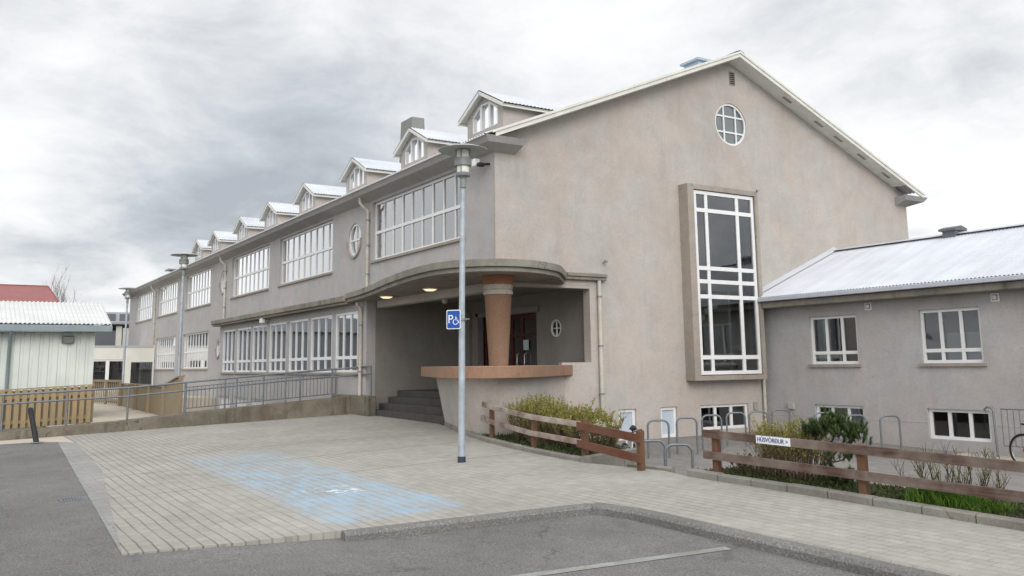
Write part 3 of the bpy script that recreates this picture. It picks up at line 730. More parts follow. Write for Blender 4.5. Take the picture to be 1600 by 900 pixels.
for y in (10.2, 11.6, 12.5, 13.6, 14.8):
    z = rz_(y)-.172; z2 = rz_(y+.36)-.172
    w.add([(.22, y, z), (.32, y, z), (.32, y+.36, z2), (.22, y+.36, z2)], [(0, 1, 2, 3)])
w.build('soffit_vent', M['trim'], roof)
# roof vents and chimney
w = MB(); w.box(-1.62, -1.0, 7.95, 8.45, 10.6, 10.84); w.bbox(-1.72, -.9, 7.85, 8.55, 10.84, 10.90, .01)
w.add([(-1.72, 7.85, 10.90), (-.9, 7.85, 10.90), (-.9, 8.55, 10.90), (-1.72, 8.55, 10.90), (-1.5, 8.2, 11.0), (-1.1, 8.2, 11.0)], [(0, 1, 5, 4), (1, 2, 5), (2, 3, 4, 5), (3, 0, 4)])
w.build('roof_vent', M['bluesteel'], roof)
w = MB(); w.box(-44.0, -43.4, 1.2, 1.8, 7.8, 8.10); w.bbox(-44.3, -43.1, .9, 2.1, 8.10, 8.18, .01); w.build('roof_vent', M['lampgrey'], roof)
w = MB()
w.add([(-12.5, 3.2, 8.3), (-11.2, 3.2, 8.3), (-11.2, 3.78, 8.3), (-12.5, 3.78, 8.3), (-12.28, 3.2, 10.94), (-11.3, 3.2, 10.94), (-11.3, 3.72, 10.94), (-12.28, 3.72, 10.94)],
      [(0, 1, 5, 4), (1, 2, 6, 5), (2, 3, 7, 6), (3, 0, 4, 7), (4, 5, 6, 7)])
w.build('chimney', M['chimney'], roof, bevel=.02)
w = MB(); w.box(.003, .02, 8.2, 8.42, 9.82, 10.24)
gv = w.build('gable_vent', M['trim'], school)
w = MB()
for k in range(6): w.box(.021, .03, 8.215, 8.405, 9.85+.063*k, 9.885+.063*k)
w.build('slat', M['black'], gv)

# dormers
def dormer(cx):
    y0 = .45; hw = .92; zt = 8.72; ze = 8.13; ov = 1.14; rd = .18
    zr = lambda y: rz_(y)
    yr = (zt-7.06)/RS-.62; ye = (ze-7.06)/RS-.62
    w = MB()
    wz = zt-.09; sl = (zt-ze)/ov; zs = wz-sl*hw
    yb = (zs-7.06)/RS-.62
    # front wall with arched opening left as pentagon strips
    ow = .66; oz0 = 7.72; ozs = 8.17; ozc = 8.42
    Fp = lambda x, z: (cx+x, y0, z)
    w.quad(Fp(-hw, 7.35), Fp(-ow, 7.35), Fp(-ow, wz-sl*ow), Fp(-hw, zs)); w.quad(Fp(ow, 7.35), Fp(hw, 7.35), Fp(hw, zs), Fp(ow, wz-sl*ow))
    w.quad(Fp(-ow, 7.35), Fp(ow, 7.35), Fp(ow, oz0), Fp(-ow, oz0))
    w.quad(Fp(-ow, ozs), Fp(0-.22, ozc), Fp(-.22, wz-sl*.22), Fp(-ow, wz-sl*ow)); w.quad(Fp(.22, ozc), Fp(ow, ozs), Fp(ow, wz-sl*ow), Fp(.22, wz-sl*.22))
    w.add([Fp(-.22, ozc), Fp(.22, ozc), Fp(.22, wz-sl*.22), Fp(0, wz), Fp(-.22, wz-sl*.22)], [(0, 1, 2, 3, 4)])
    for s_ in (-1, 1):
        w.add([(cx+s_*hw, y0, 7.35), (cx+s_*hw, y0, zs), (cx+s_*hw, yb, zs)], [(0, 1, 2)])
    d = w.build('dormer', M['stucco'], school)
    r = MB()
    for s_ in (-1, 1):
        L = yr+.1-(y0-rd)
        # corrugated slope: ridge along y, corrugations run down the slope
        n = int(L/.11*5); vs = []
        Ed = Vector((s_*ov, 0, -(zt-ze))); nn = Vector((s_*(zt-ze), 0, ov)).normalized()
        for i in range(n+1):
            y = y0-rd+L*i/n; h = .013*math.cos(2*math.pi*(L*i/n)/.11); a = Vector((cx, y, zt+.02))+nn*h
            vs += [a, a+Ed]
        r.add(vs, [(2*i, 2*i+2, 2*i+3, 2*i+1) for i in range(n)])
    r.build('dormer_roof', M['roof'], d)
    b = MB()
    for s_ in (-1, 1):
        p = Vector((cx, y0-rd+.02, zt-.055)); q = Vector((cx+s_*(ov+.01), y0-rd+.02, ze-.055))
        b.beam(p, q, .035, .085, up=(0, 0, 1))
        p = Vector((cx+s_*(ov-.04), y0-rd+.05, ze-.05)); b.beam(p, p+Vector((0, ye-y0+.3, 0)), .03, .06)
        b.add([(cx, y0-rd+.03, zt-.03), (cx+s_*ov, y0-rd+.03, ze-.03), (cx+s_*ov, ye, ze-.03), (cx, yr, zt-.03)], [(0, 1, 2, 3)])
    b.build('fascia', M['cream'], d)
    f = MB()
    arch = [(-ow, oz0), (-ow, ozs), (-.22, ozc), (.22, ozc), (ow, ozs), (ow, oz0)]
    for p, q in zip(arch, arch[1:]+arch[:1]):
        f.beam((cx+p[0]*.95, y0+.04, p[1]-.02), (cx+q[0]*.95, y0+.04, q[1]-.02), .06, .07, up=(0, 1, 0))
    for x in (-.22, .22): f.beam((cx+x, y0+.04, oz0), (cx+x, y0+.04, ozc-.01), .06, .10, up=(1, 0, 0))
    f.build('dormer_window', M['white'], d)
    p = MB(); p.add([(cx+x, y0+.06, z) for x, z in arch], [tuple(range(6))]); p.build('pane', M['glass'], d)
for cx in (-1.2, -5.4, -9.9, -14.9, -19.5, -23.9, -28.9, -32.6): dormer(cx)

# porch interior
w = MB()
DR = (-5.94, -2.76, .93, 3.11); PB = Wall('f', 3.0)
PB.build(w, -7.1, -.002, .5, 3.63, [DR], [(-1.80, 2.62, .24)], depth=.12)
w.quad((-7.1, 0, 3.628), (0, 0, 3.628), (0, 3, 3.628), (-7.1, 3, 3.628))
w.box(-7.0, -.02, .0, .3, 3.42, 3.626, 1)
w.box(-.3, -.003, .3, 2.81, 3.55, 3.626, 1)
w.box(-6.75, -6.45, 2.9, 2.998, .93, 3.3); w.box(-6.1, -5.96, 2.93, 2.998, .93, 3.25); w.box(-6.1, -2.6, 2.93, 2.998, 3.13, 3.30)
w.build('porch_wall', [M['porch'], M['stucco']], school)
round_window(school, PB, -1.80, 2.62, .24, .03, (0,), ring=.035, pane='dark', bw=.030)
# hall behind
w = MB(); w.box(-8.6, -.3, 8.0, 8.1, .7, 3.66); w.box(-9.2, -9.1, 3.0, 8, .93, 3.66); w.box(-.32, -.30, 3.0, 5.9, .93, 3.66); w.build('hall_wall', M['interior'], school)
door = MB(); yd = 3.16
for x in (-5.9, -4.9, -4.33, -3.76, -2.86): door.box(x-.055, x+.055, yd, yd+.06, .94, 2.98)
door.box(-5.9, -2.8, yd, yd+.06, 2.98, 3.10); door.box(-5.9, -2.8, yd+.002, yd+.058, .94, 1.2); door.box(-5.9, -2.8, yd+.002, yd+.058, 2.45, 2.53)
dr = door.build('entrance_door', M['door'], school)
p = MB(); p.quad((-5.9, yd+.03, 1.2), (-2.8, yd+.03, 1.2), (-2.8, yd+.03, 2.98), (-5.9, yd+.03, 2.98)); p.build('door_glass', M['glass'], dr)
p = MB()
for x in (-3.95, -3.55):
    p.tube([(x, yd, 1.35), (x, yd-.07, 1.38), (x, yd-.07, 1.95), (x, yd, 1.98)], .018, 8)
p.build('handle', M['chrome'], dr)
p = MB(); p.box(-3.70, -3.42, yd-.006, yd-.002, 2.07, 2.36); p.build('door_notice', M['paper'], dr)

# steps + porch floor
w = MB()
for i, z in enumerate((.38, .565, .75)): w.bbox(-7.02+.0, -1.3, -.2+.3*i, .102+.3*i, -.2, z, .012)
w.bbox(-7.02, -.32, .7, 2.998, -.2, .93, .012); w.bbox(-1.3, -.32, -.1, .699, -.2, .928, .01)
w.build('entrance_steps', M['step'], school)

# curved canopy
outer = [(-8.0, -.66), (-6.4, -.86), (-4.6, -1.2), (-2.7, -1.62), (-.65, -1.96), (.75, -2.03), (1.6, -1.72), (2.08, -1.15), (2.16, -.37), (1.72, .62), (.95, 1.35), (.13, 2.02)]
def offset(P, d):
    out = []
    for i, p in enumerate(P):
        a = Vector(P[max(i-1, 0)]); b = Vector(P[min(i+1, len(P)-1)]); t = (b-a).normalized(); out.append((p[0]-t.y*d, p[1]+t.x*d))
    return out
oc = catmull(outer, 8); inn = offset(oc, .07); inn[0] = (-7.95, -.6); inn[-1] = (.10, 1.95)
w = MB()
cl = lambda P: [(x, y) for x, y in P] + [(.004, P[-1][1]), (.004, -.004), (P[0][0], -.004)]
w.prism(cl(oc), 3.735, 3.90); w.prism(cl(inn), 3.632, 3.734)
w.build('canopy', M['concrete'], school, bevel=.012)
w = MB(); w.bbox(.004, .16, 2.03, 3.28, 3.84, 3.93, .01); w.bbox(.004, .12, 2.03, 3.28, 3.76, 3.839, .01); w.build('string_course', M['concrete'], school)
for x, y in ((-5.19, -.50), (-2.41, -.52)):
    w = MB(); w.lathe([(.0, -.07), (.10, -.065), (.17, -.03), (.185, 0)], (x, y, 3.628), 24); s_ = w.build('soffit_light', M['bulb'], school)
    w = MB(); w.lathe([(.187, -.025), (.205, -.02), (.205, 0)], (x, y, 3.629), 24); w.build('light_rim', M['white'], s_)
w = MB(); w.lathe([(.0, -.14), (.07, -.12), (.10, -.05), (.10, 0)], (-5.62, 1.6, 3.626), 20); w.build('ceiling_lamp', M['lampglass'], school)

# parapet, slab, column
sf = [(-3.66, -.16), (-2.2, -.72), (-.6, -1.32), (.7, -1.74), (1.55, -1.88), (2.15, -1.62), (2.38, -1.05), (2.15, -.35), (1.55, .45), (.75, 1.35), (.02, 2.22)]
sc_ = catmull(sf, 6)
back = offset(sc_, .95)
bk = [(.02, 1.15), (.35, .6), (.7, .05), (.75, -.45), (.3, -.65), (-.7, -.35), (-2.0, .1), (-3.45, .12)]
w = MB(); w.prism(sc_ + bk, 1.372, 1.632); w.build('bench_slab', M['orange'], school, bevel=.018)
tp = catmull([(-2.78, -.16), (-1.6, -.62), (.1, -1.22), (1.2, -1.5), (1.85, -1.2), (1.95, -.6), (1.55, .1), (.8, 1.0), (.004, 1.98)], 6)
bt = catmull([(-2.02, -.27), (-1.1, -.55), (.2, -.92), (1.1, -1.08), (1.6, -.85), (1.68, -.4), (1.35, .2), (.75, .95), (.004, 1.98)], 6)
w = MB(); n = len(tp); vs = [(x, y, 1.374) for x, y in tp] + [(x, y, gz(x, y)-.5) for x, y in bt]
# stretch battered face so that it meets the pavement at the lower outline
vs = [(x, y, 1.374) for x, y in tp] + [(x, y, gz(x, y)-.02) for x, y in bt] + [(x, y, -1.2) for x, y in bt] + [(x*.8-.3, y+.55, 1.374) for x, y in tp]
fs = [(k*n+i, k*n+i+1, (k+1)*n+i+1, (k+1)*n+i) for k in (0, 1) for i in range(n-1)]
fs += [(3*n+i, 3*n+i+1, i+1, i) for i in range(n-1)]
vs += [(-2.78, .12, 1.374), (-2.02, .12, -.2)]; e = 4*n
fs += [(0, n, e+1, e)]
w.add(vs, fs); w.build('parapet', M['stucco'], school)
w = MB(); w.lathe([(.205, 1.63), (.215, 1.66), (.305, 3.20), (.335, 3.205), (.335, 3.285), (.315, 3.29), (.315, 3.315), (.335, 3.32), (.335, 3.42)], (1.15, -.62, 0), 40)
# bands take the render colour
for i, f in enumerate(w.f):
    zc_ = sum(w.v[k][2] for k in f)/len(f)
    if zc_ > 3.2: w.m[i] = 1
for i in range(len(w.sm)): w.sm[i] = w.sm[i] and abs(w.v[w.f[i][0]][2]-w.v[w.f[i][2]][2]) > .2
colm = w.build('column', [M['orange'], M['trim']], school)
w = MB(); w.lathe([(.335, 3.422), (.36, 3.63)], (1.15, -.62, 0), 40); w.build('capital', M['orange_dark'], colm)

# downpipes
def downpipe(pts, r=.045, brackets=()):
    w = MB(); w.tube(pts, r, 12); o = w.build('downpipe', M['pipe'], school)
    if brackets:
        b = MB()
        for x, y, z in brackets: b.lathe([(r+.014, -.02), (r+.014, .02)], (x, y, z), 12); b.box(x-.012, x+.012, y, y+.1, z-.012, z+.012)
        b.build('bracket', M['lampgrey'], o)
def fpipe(x, zb, y=-.08, extra=None):
    downpipe([(x-.12, -.30, 6.92), (x-.12, -.30, 6.76), (x-.07, -.22, 6.64), (x, y, 6.50), (x, y, zb)], brackets=[(x, y, z) for z in (6.2, 5.4, 4.5, 3.0, 1.6) if z > zb])
fpipe(-7.62, 3.92); fpipe(-24.75, 3.9); fpipe(-41.75, .2)
downpipe([(-7.35, -.5, 3.58), (-7.35, -.5, 3.52), (-7.38, -.37, 3.42), (-7.38, -.37, .80)], .05, [(-7.38, -.37, 2.9), (-7.38, -.37, 1.5)])
downpipe([(.08, 3.06, 3.76), (.08, 3.06, -.6)], .05, [(.08, 3.06, 3.35), (.08, 3.06, 2.1), (.08, 3.06, .9)])
downpipe([(.10, 8.88, 1.2), (.10, 8.88, -.6)], .045, [(.10, 8.88, .1)])
w = MB(); w.box(.003, .03, 8.5, 8.68, .30, .52); w.build('wall_grille', M['trim'], school)

# flood lights and cameras fixed to the walls
def floodlight(x, y, z, mat, s=1):
    w = MB(); w.beam((x, y, z), (x, y-.18*s, z-.04), .05*s, .05*s); w.bbox(x-.14*s, x+.14*s, y-.32*s, y-.16*s, z-.12*s, z+.06*s, .02); return w.build('flood_light', mat, school)
floodlight(-17.0, -.30, 3.52, M['white'])
o = floodlight(-.52, -.0, 6.62, M['white'], 1.1)
w = MB(); w.tube([(-.22, 0, 6.55), (-.22, -.16, 6.52)], .03, 8); w.bbox(-.30, -.15, -.34, -.16, 6.46, 6.55, .02); w.build('security_camera', M['black'], school)
w = MB(); w.tube([(0, 3.27, 4.24), (.10, 3.27, 4.27)], .015, 6); w.lathe([(.0, -.04), (.05, -.02), (.05, .03), (0, .05)], (.13, 3.27, 4.27), 12); w.build('outdoor_bulb', M['trim'], school)
w = MB(); w.tube([(0, 8.72, 6.50), (.36, 8.72, 6.57)], .012, 6); w.lathe([(.0, 0), (.04, .02), (.04, .07), (0, .09)], (.40, 8.70, 6.55), 10); w.build('sensor', M['trim'], school)

# ------------------------------------------------------------------ wing
WY = 9.055
wing = thing('school_wing', 'low rendered wing with white corrugated roof joining the gable on the right', 'building', (0, 0, 0))
Q = Wall('f', WY)
WA = [(1.674, 3.195), (4.985, 6.525), (8.3, 9.85), (11.6, 13.15)]
WAZ = (1.565, 2.85); WL = [(1.70, 3.235), (5.015, 6.55), (8.35, 9.9), (11.65, 13.2)]; WLZ = (-.212, .496)
WE = 15.5; WB_ = 15.82
w = MB()
Q.build(w, .004, WE, ZB, 3.16, [(a, b, *WAZ) for a, b in WA] + [(a, b, *WLZ) for a, b in WL], depth=.14)
w.add([(WE, WY, ZB), (WE, WB_, ZB), (WE, WB_, 3.4), (WE, 12.44, 4.95), (WE, WY, 3.4)], [(0, 1, 2, 3, 4)])
w.quad((.004, WB_, ZB), (WE, WB_, ZB), (WE, WB_, 3.4), (.004, WB_, 3.4))
w.build('wing_wall', M['stucco_cool_light'], wing)
for a, b in ((.006, 1.69), (3.245, 5.005), (6.56, 8.34), (9.91, 11.64)):
    w = MB(); w.bbox(a, b, WY-.006, WY+.02, .155, .175, .004); w.build('string_line', M['stucco_cool_light'], wing)
w = MB(); w.box(.1, WE-.1, 9.3, 15.7, .72, .93); w.box(.1, WE-.1, 9.3, 15.7, 3.2, 3.3); w.box(.1, WE-.1, 9.3, 15.7, -1.2, -1.0)
w.build('interior_floor', M['interior'], wing)
w = MB(); w.box(.1, WE-.1, 12.3, 12.4, -1, 3.2)
for x in (4.1, 7.6, 11): w.box(x, x+.1, 9.3, 12.3, -1, .72); w.box(x, x+.1, 9.3, 12.3, .93, 3.2)
w.build('interior_wall', M['interior'], wing)
for i, (a, b) in enumerate(WA):
    window(wing, Q, a, b, *WAZ, [(1/3, .085), (2/3, .085)], [(.235, .085)], d=.10, outer=.075, sillmat=M['trim'], blind=[[(a+.1, a+.34, 1.6, 2.8)], [(a+.55, a+1.46, 1.62, 2.28)], None, None][i])
for i, (a, b) in enumerate(WL):
    window(wing, Q, a, b, *WLZ, [(1/3, .085), (2/3, .085)], [], d=.10, outer=.075, sill=False)
w = MB(); w.bbox(.004, WE+.1, WY-.40, WY-.001, 3.155, 3.335, .02); w.build('eave_beam', M['concrete'], wing)
w = MB(); RW = (5.07-3.50)/(12.44-8.62)
corr(w, (.02, 8.60, 3.47), (1, 0, 0), (0, 12.44-8.60, 5.07-3.47), WE+.2, .095, .014)
corr(w, (.02, 16.28, 3.47), (1, 0, 0), (0, 12.44-16.28, 5.07-3.47), WE+.2, .095, .014)
wr = w.build('wing_roof', M['roof'], wing)
w = MB(); w.bbox(.004, WE+.2, 8.54, 8.655, 3.34, 3.448, .012); w.build('gutter', M['gutterwhite'], wr)
w = MB()
for sgn in (-1, 1): w.add([(.01, 12.44, 5.125), (WE+.2, 12.44, 5.125), (WE+.2, 12.44+sgn*.2, 5.055), (.01, 12.44+sgn*.2, 5.055)], [(0, 1, 2, 3)])
w.build('ridge_cap', M['roof'], wr)
w = MB()       # flashing where the roof meets the gable
w.add([(.004, 8.62, 3.50), (.004, 12.44, 5.09), (.004, 12.44, 5.20), (.004, 8.62, 3.61), (.02, 8.62, 3.60), (.02, 12.44, 5.19), (.18, 12.44, 5.10), (.18, 8.62, 3.51)], [(3, 2, 5, 4), (4, 5, 6, 7)])
w.build('flashing', M['roof'], wr)
w = MB(); w.box(3.82, 4.20, 12.2, 12.6, 4.95, 5.16); w.bbox(3.75, 4.27, 12.12, 12.68, 5.16, 5.22, .01)
w.add([(3.75, 12.12, 5.22), (4.27, 12.12, 5.22), (4.27, 12.68, 5.22), (3.75, 12.68, 5.22), (3.75, 12.4, 5.30), (4.27, 12.4, 5.30)], [(0, 1, 5, 4), (2, 3, 4, 5), (1, 2, 5), (3, 0, 4)])
w.build('roof_vent', M['galv'], wr)
for x in (3.60, 6.93, 10.3):
    w = MB(); w.bbox(x-.10, x+.10, WY-.03, WY-.001, 2.93, 3.13, .006); v = w.build('wall_vent', M['white'], wing)
    w = MB(); w.bbox(x-.065, x+.065, WY-.036, WY-.0301, 2.965, 3.095, .002, 1); w.bbox(x-.045, x+.045, WY-.055, WY-.0361, 2.985, 3.075, .006); w.build('vent_cover', [M['white'], M['lampgrey']], v)
w = MB(); w.bbox(.82, 1.02, WY-.07, WY-.001, .34, .52, .01); w.build('junction_box', M['stucco_cool_light'], wing)

# ------------------------------------------------------------------ ramp, railings
def rt(y):      # ramp wall top
    P = [(-14, -.05), (-9.75, .13), (-6.8, .29), (-4.45, .49), (-.38, .75), (0, .77)]
    for (a, za), (b, zb) in zip(P, P[1:]):
        if y <= b: return za+(zb-za)*(y-a)/(b-a)
    return .77
w = MB()
ysr = [-14, -9.75, -8.2, -6.8, -5.6, -4.45, -2.4, -.45]
for a, b in zip(ysr, ysr[1:]):
    w.add([(x, y, z) for y in (a, b) for x, z in ((-8.02, -1), (-7.85, -1), (-7.85, rt(y)), (-8.02, rt(y)))], [(1, 2, 6, 5), (2, 3, 7, 6), (3, 0, 4, 7)])
    w.add([(-8.02, a, rt(a)-.06), (-9.5, a, rt(a)-.06), (-9.5, b, rt(b)-.06), (-8.02, b, rt(b)-.06)], [(0, 1, 2, 3)])
    w.quad((-9.5, a, -1), (-9.5, b, -1), (-9.5, b, rt(b)-.06), (-9.5, a, rt(a)-.06))
w.quad((-7.85, -.45, -1), (-8.02, -.45, -1), (-8.02, -.45, rt(-.45)), (-7.85, -.45, rt(-.45)))
w.bbox(-9.5, -7.05, -.45, -.302, -1, .80, .02); w.bbox(-7.9, -6.5, -.47, -.21, -1, .80, .02)
tag(w.build('concrete_ramp', M['ramp']), 'stained concrete access ramp rising to the entrance steps', 'ramp')

rail = thing('ramp_handrail', 'long two-bar galvanised handrail along the front edge of the concrete ramp', 'railing', (-7.93, -5, .3))
Lr = tuple(rail.location)
def rtop(y):
    P = [(-14, 1.0), (-9.8, 1.05), (-6.8, 1.165), (-4.2, 1.36), (-2.5, 1.49), (-.1, 1.635)]
    for (a, za), (b, zb) in zip(P, P[1:]):
        if y <= b: return za+(zb-za)*(y-a)/(b-a)
    return 1.635
yl = [-14, -9.8, -8.2, -6.8, -5.4, -4.2, -2.5, -1.2, -.36]
w = MB(); w.tube([(-7.93, y, rtop(y)) for y in yl]+[(-7.45, -.34, 1.645), (-6.56, -.36, 1.66)], .029, 10); w.build('top_rail', M['galv'], rail, loc=Lr)
w = MB(); w.tube([(-7.93, y, rtop(y)-.225) for y in yl]+[(-7.45, -.34, 1.42), (-6.56, -.36, 1.435)], .025, 10); w.build('mid_rail', M['galv'], rail, loc=Lr)
for y in (-12.6, -11.16, -9.72, -8.26, -6.79, -5.3, -3.9, -2.48, -1.04):
    w = MB(); w.tube([(-7.93, y, rt(y)), (-7.93, y, rtop(y))], .027, 8); w.bbox(-7.98, -7.88, y-.05, y+.05, rt(y)-.001, rt(y)+.012, .003); w.build('post', M['galv'], rail, loc=Lr)
w = MB(); w.tube([(-6.56, -.36, .80), (-6.56, -.36, 1.67)], .024, 8); w.build('post', M['galv'], rail, loc=Lr)

bal = thing('balustrade', 'grey steel balustrade with thin upright bars behind the ramp', 'railing', (-9.42, -2.4, .6))
Lb = tuple(bal.location); bt_ = lambda y: 1.25+(y+5)*.075
w = MB(); w.tube([(-9.42, -5.0, bt_(-5)), (-9.42, -.36, bt_(-.36))], .022, 8); w.build('top_rail', M['galv'], bal, loc=Lb)
w = MB(); w.tube([(-9.42, -5.0, rt(-5)+.06), (-9.42, -.36, rt(-.36)+.06)], .016, 8); w.build('bottom_rail', M['galv'], bal, loc=Lb)
w = MB(); w.tube([(-9.42, -5.0, bt_(-5)-.14), (-9.42, -.36, bt_(-.36)-.14)], .014, 8); w.build('mid_rail', M['galv'], bal, loc=Lb)
for y in (-5, -3.84, -2.68, -1.52, -.36):
    w = MB(); w.tube([(-9.42, y, rt(y)-.06), (-9.42, y, bt_(y)+.02)], .024, 8); w.build('post', M['galv'], bal, loc=Lb)
y = -4.88
while y < -.4:
    w = MB(); w.tube([(-9.42, y, rt(y)+.06), (-9.42, y, bt_(y)-.14)], .011, 6); w.build('baluster', M['galv'], bal, loc=Lb); y += .115

# lower area behind the ramp, path
g = MB(); g.quad((-30, -5.0, -.72), (-9.5, -5.0, -.72), (-9.5, -.3, -.72), (-30, -.3, -.72)); struct(g.build('light_well_floor', M['gravel_floor']))
g = MB(); g.prism([(-9.5, -7.55), (-9.5, -5.05), (-16, -4.9), (-41, -4.9), (-41, -9), (-20, -8.2), (-13, -7.5)], -.9, lambda x, y: .14+.008*(-9.5-x)); struct(g.build('path', M['path']))
g = MB(); g.prism([(-26, -4.9), (-41.2, -4.9), (-41.2, -.02), (-26, -.02)], -.9, .30); struct(g.build('path', M['path']))

# ------------------------------------------------------------------ pale picket fence & brown fence
pf = thing('picket_fence', 'pale new timber picket fence behind the ramp handrail', 'fence', (-9.7, -9.5, .1)); Lp = tuple(pf.location)
fb = lambda y: .10+max(0, y+9.7)*.045; y = -12.4
while y < -7.45:
    w = MB(); zt = fb(y)+1.02; w.bbox(-9.685, -9.66, y, y+.122, fb(y), zt, .004); w.build('picket', M['picket'], pf, loc=Lp); 
    w = MB(); w.bbox(-9.775, -9.755, y+.09, y+.20, fb(y), zt-.02, .004); w.build('picket', M['brownfence'], pf, loc=Lp); y += .178
for dz in (.16, .82):
    w = MB(); w.beam((-9.715, -12.4, fb(-12.4)+dz), (-9.715, -9.7, fb(-9.7)+dz), .04, .09); w.beam((-9.715, -9.7, fb(-9.7)+dz), (-9.715, -7.45, fb(-7.45)+dz), .04, .09); w.build('rail', M['picket'], pf, loc=Lp)
w = MB(); w.beam((-9.69, -12.4, fb(-12.4)+1.04), (-9.69, -9.7, fb(-9.7)+1.04), .09, .03); w.beam((-9.69, -9.7, fb(-9.7)+1.04), (-9.69, -7.42, fb(-7.45)+1.04), .09, .03); w.build('cap_rail', M['picket'], pf, loc=Lp)
for yy in (-7.5, -8.6, -9.8, -11):
    w = MB(); w.box(-9.87, -9.78, yy-.045, yy+.045, fb(yy)-.3, fb(yy)+.98); w.build('post', M['picket'], pf, loc=Lp)

bfen = thing('board_fence', 'weathered brown board fence along the path beside the ramp', 'fence', (-10, -5, .1)); Lf = tuple(bfen.location)
def btop(x): return 1.08 if x < -12.6 else 1.08+min(.34, (x+12.6)*.13)
x = -9.75
while x > -20.4:
    w = MB(); w.bbox(x-.138, x, -5.02, -4.995, .02, btop(x)+R.uniform(-.012, .012), .003); w.build('board', M['brownfence'], bfen, loc=Lf); x -= .142
for xx in (-9.72, -12.2, -14.7, -17.2, -20.4):
    w = MB(); w.box(xx-.05, xx+.05, -5.12, -5.023, -.2, btop(xx)+.03); w.build('post', M['brownfence'], bfen, loc=Lf)
w = MB()
for a, b in ((-9.7, -10.4), (-10.4, -12.6), (-12.6, -20.4)): w.beam((a, -5.01, btop(a)+.03), (b, -5.01, btop(b)+.03), .12, .035)
w.build('cap_rail', M['brownfence'], bfen, loc=Lf)
bf2 = thing('slat_fence', 'far brown slatted fence with wide gaps at the end of the path', 'fence', (-22.5, -5.2, .2)); Lf2 = tuple(bf2.location)
for k in range(22):
    t = k/21; X = -20.8-5.5*t; Y = -5.0-.75*t
    w = MB(); w.bbox(X-.09, X+.09, Y-.012, Y+.012, .30, 1.18, .003); w.build('slat', M['brownfence'], bf2, loc=Lf2)
for dz in (.42, 1.2):
    w = MB(); w.beam((-20.7, -5.03, dz), (-26.4, -5.80, dz), .05, .09); w.build('rail', M['brownfence'], bf2, loc=Lf2)
for t in (0, .33, .66, 1):
    w = MB(); X = -20.75-5.6*t; Y = -5.06-.75*t; w.box(X-.05, X+.05, Y-.05, Y+.05, 0, 1.24); w.build('post', M['brownfence'], bf2, loc=Lf2)

# ------------------------------------------------------------------ shed on the left
shed = thing('shed', 'white corrugated shed with white ridged roof and blue-grey gutter', 'shed', (-13, -12, 0)); Ls = tuple(shed.location)
w = MB()
yv = -7.05; n = int(11/.26)
for i in range(n):          # trapezoidal vertical cladding
    a = yv-.26*i
    for (ya, da), (yb, db) in zip(((a, 0), (a-.15, 0), (a-.17, .03), (a-.24, .03)), ((a-.15, 0), (a-.17, .03), (a-.24, .03), (a-.26, 0))):
        w.quad((-13-da, ya, -.6), (-13-da, yb, -.6), (-13-db*1.0 if False else -13-db, yb, 2.84), (-13-da, ya, 2.84))
w.add([(-13, yv, -.6), (-17.2, yv, -.6), (-17.2, yv, 2.8), (-15.1, yv, 3.62), (-13, yv, 2.84)], [(0, 1, 2, 3, 4)])
w.quad((-17.2, -18.1, -.6), (-17.2, yv, -.6), (-17.2, yv, 2.8), (-17.2, -18.1, 2.8))
w.build('shed_wall', M['shedwall'], shed, loc=Ls)
w = MB(); corr(w, (-12.55, -18.2, 3.08), (0, 1, 0), (-2.5, 0, .82), 11.56, .125, .018); corr(w, (-17.55, -18.2, 3.08), (0, 1, 0), (2.5, 0, .82), 11.56, .125, .018)
sr = w.build('shed_roof', M['shedroof'], shed, loc=Ls)
w = MB(); w.bbox(-12.62, -12.50, -18.2, -6.62, 2.83, 3.03, .015); w.box(-12.98, -12.62, -18.2, -6.66, 2.86, 2.92); w.build('gutter', M['teal'], shed, loc=Ls)
w = MB()
w.beam((-12.6, -6.66, 2.99), (-15.05, -6.66, 3.80), .05, .15); w.build('barge_board', M['white'], shed, loc=Ls)
w = MB(); w.tube([(-12.56, -9.42, 2.84), (-12.7, -9.42, 2.7), (-12.9, -9.42, 2.55), (-12.92, -9.42, 0)], .05, 10); w.build('downpipe', M['teal'], shed, loc=Ls)
w = MB(); w.add([(-12.99, -8.0, 2.72), (-12.99, -7.65, 2.72), (-12.99, -7.65, 2.48), (-12.99, -8.0, 2.48), (-12.78, -7.98, 2.68), (-12.78, -7.67, 2.68), (-12.85, -7.70, 2.50), (-12.85, -7.95, 2.50)],
                [(4, 5, 6, 7), (0, 4, 7, 3), (1, 2, 6, 5), (0, 1, 5, 4), (3, 7, 6, 2)]); w.build('wall_lamp', M['lampgrey'], shed, loc=Ls)

# low white link building
lb = thing('link_building', 'low white flat-roofed annex at the far end of the school facade', 'building', (-41.4, -3, .3)); Ll = tuple(lb.location)
Wk = Wall('g', -41.4)
w = MB(); Wk.build(w, -4.25, -.02, -.5, 3.12, [(-3.62, -1.72, .5, 2.26), (-1.36, -.1, .30, 2.10)], depth=.2)
w.box(-47, -41.62, -4.24, -.03, 3.0, 3.1); w.quad((-47, -4.25, -.5), (-41.4, -4.25, -.5), (-41.4, -4.25, 3.12), (-47, -4.25, 3.12))
w.build('annex_wall', M['whitewall'], lb, loc=Ll)
w = MB(); Wk.bx(w, -4.2, -.1, -.02, -.001, 2.98, 3.12); w.build('parapet_trim', M['greywall'], lb, loc=Ll)
w = MB()
for a, b in ((-3.6, -3.52), (-2.78, -2.58), (-1.82, -1.74)): Wk.bx(w, a, b, .05, .12, .5, 2.25)
Wk.bx(w, -3.6, -1.74, .052, .118, 2.17, 2.25)
f = w.build('window', M['white'], lb, loc=Ll)
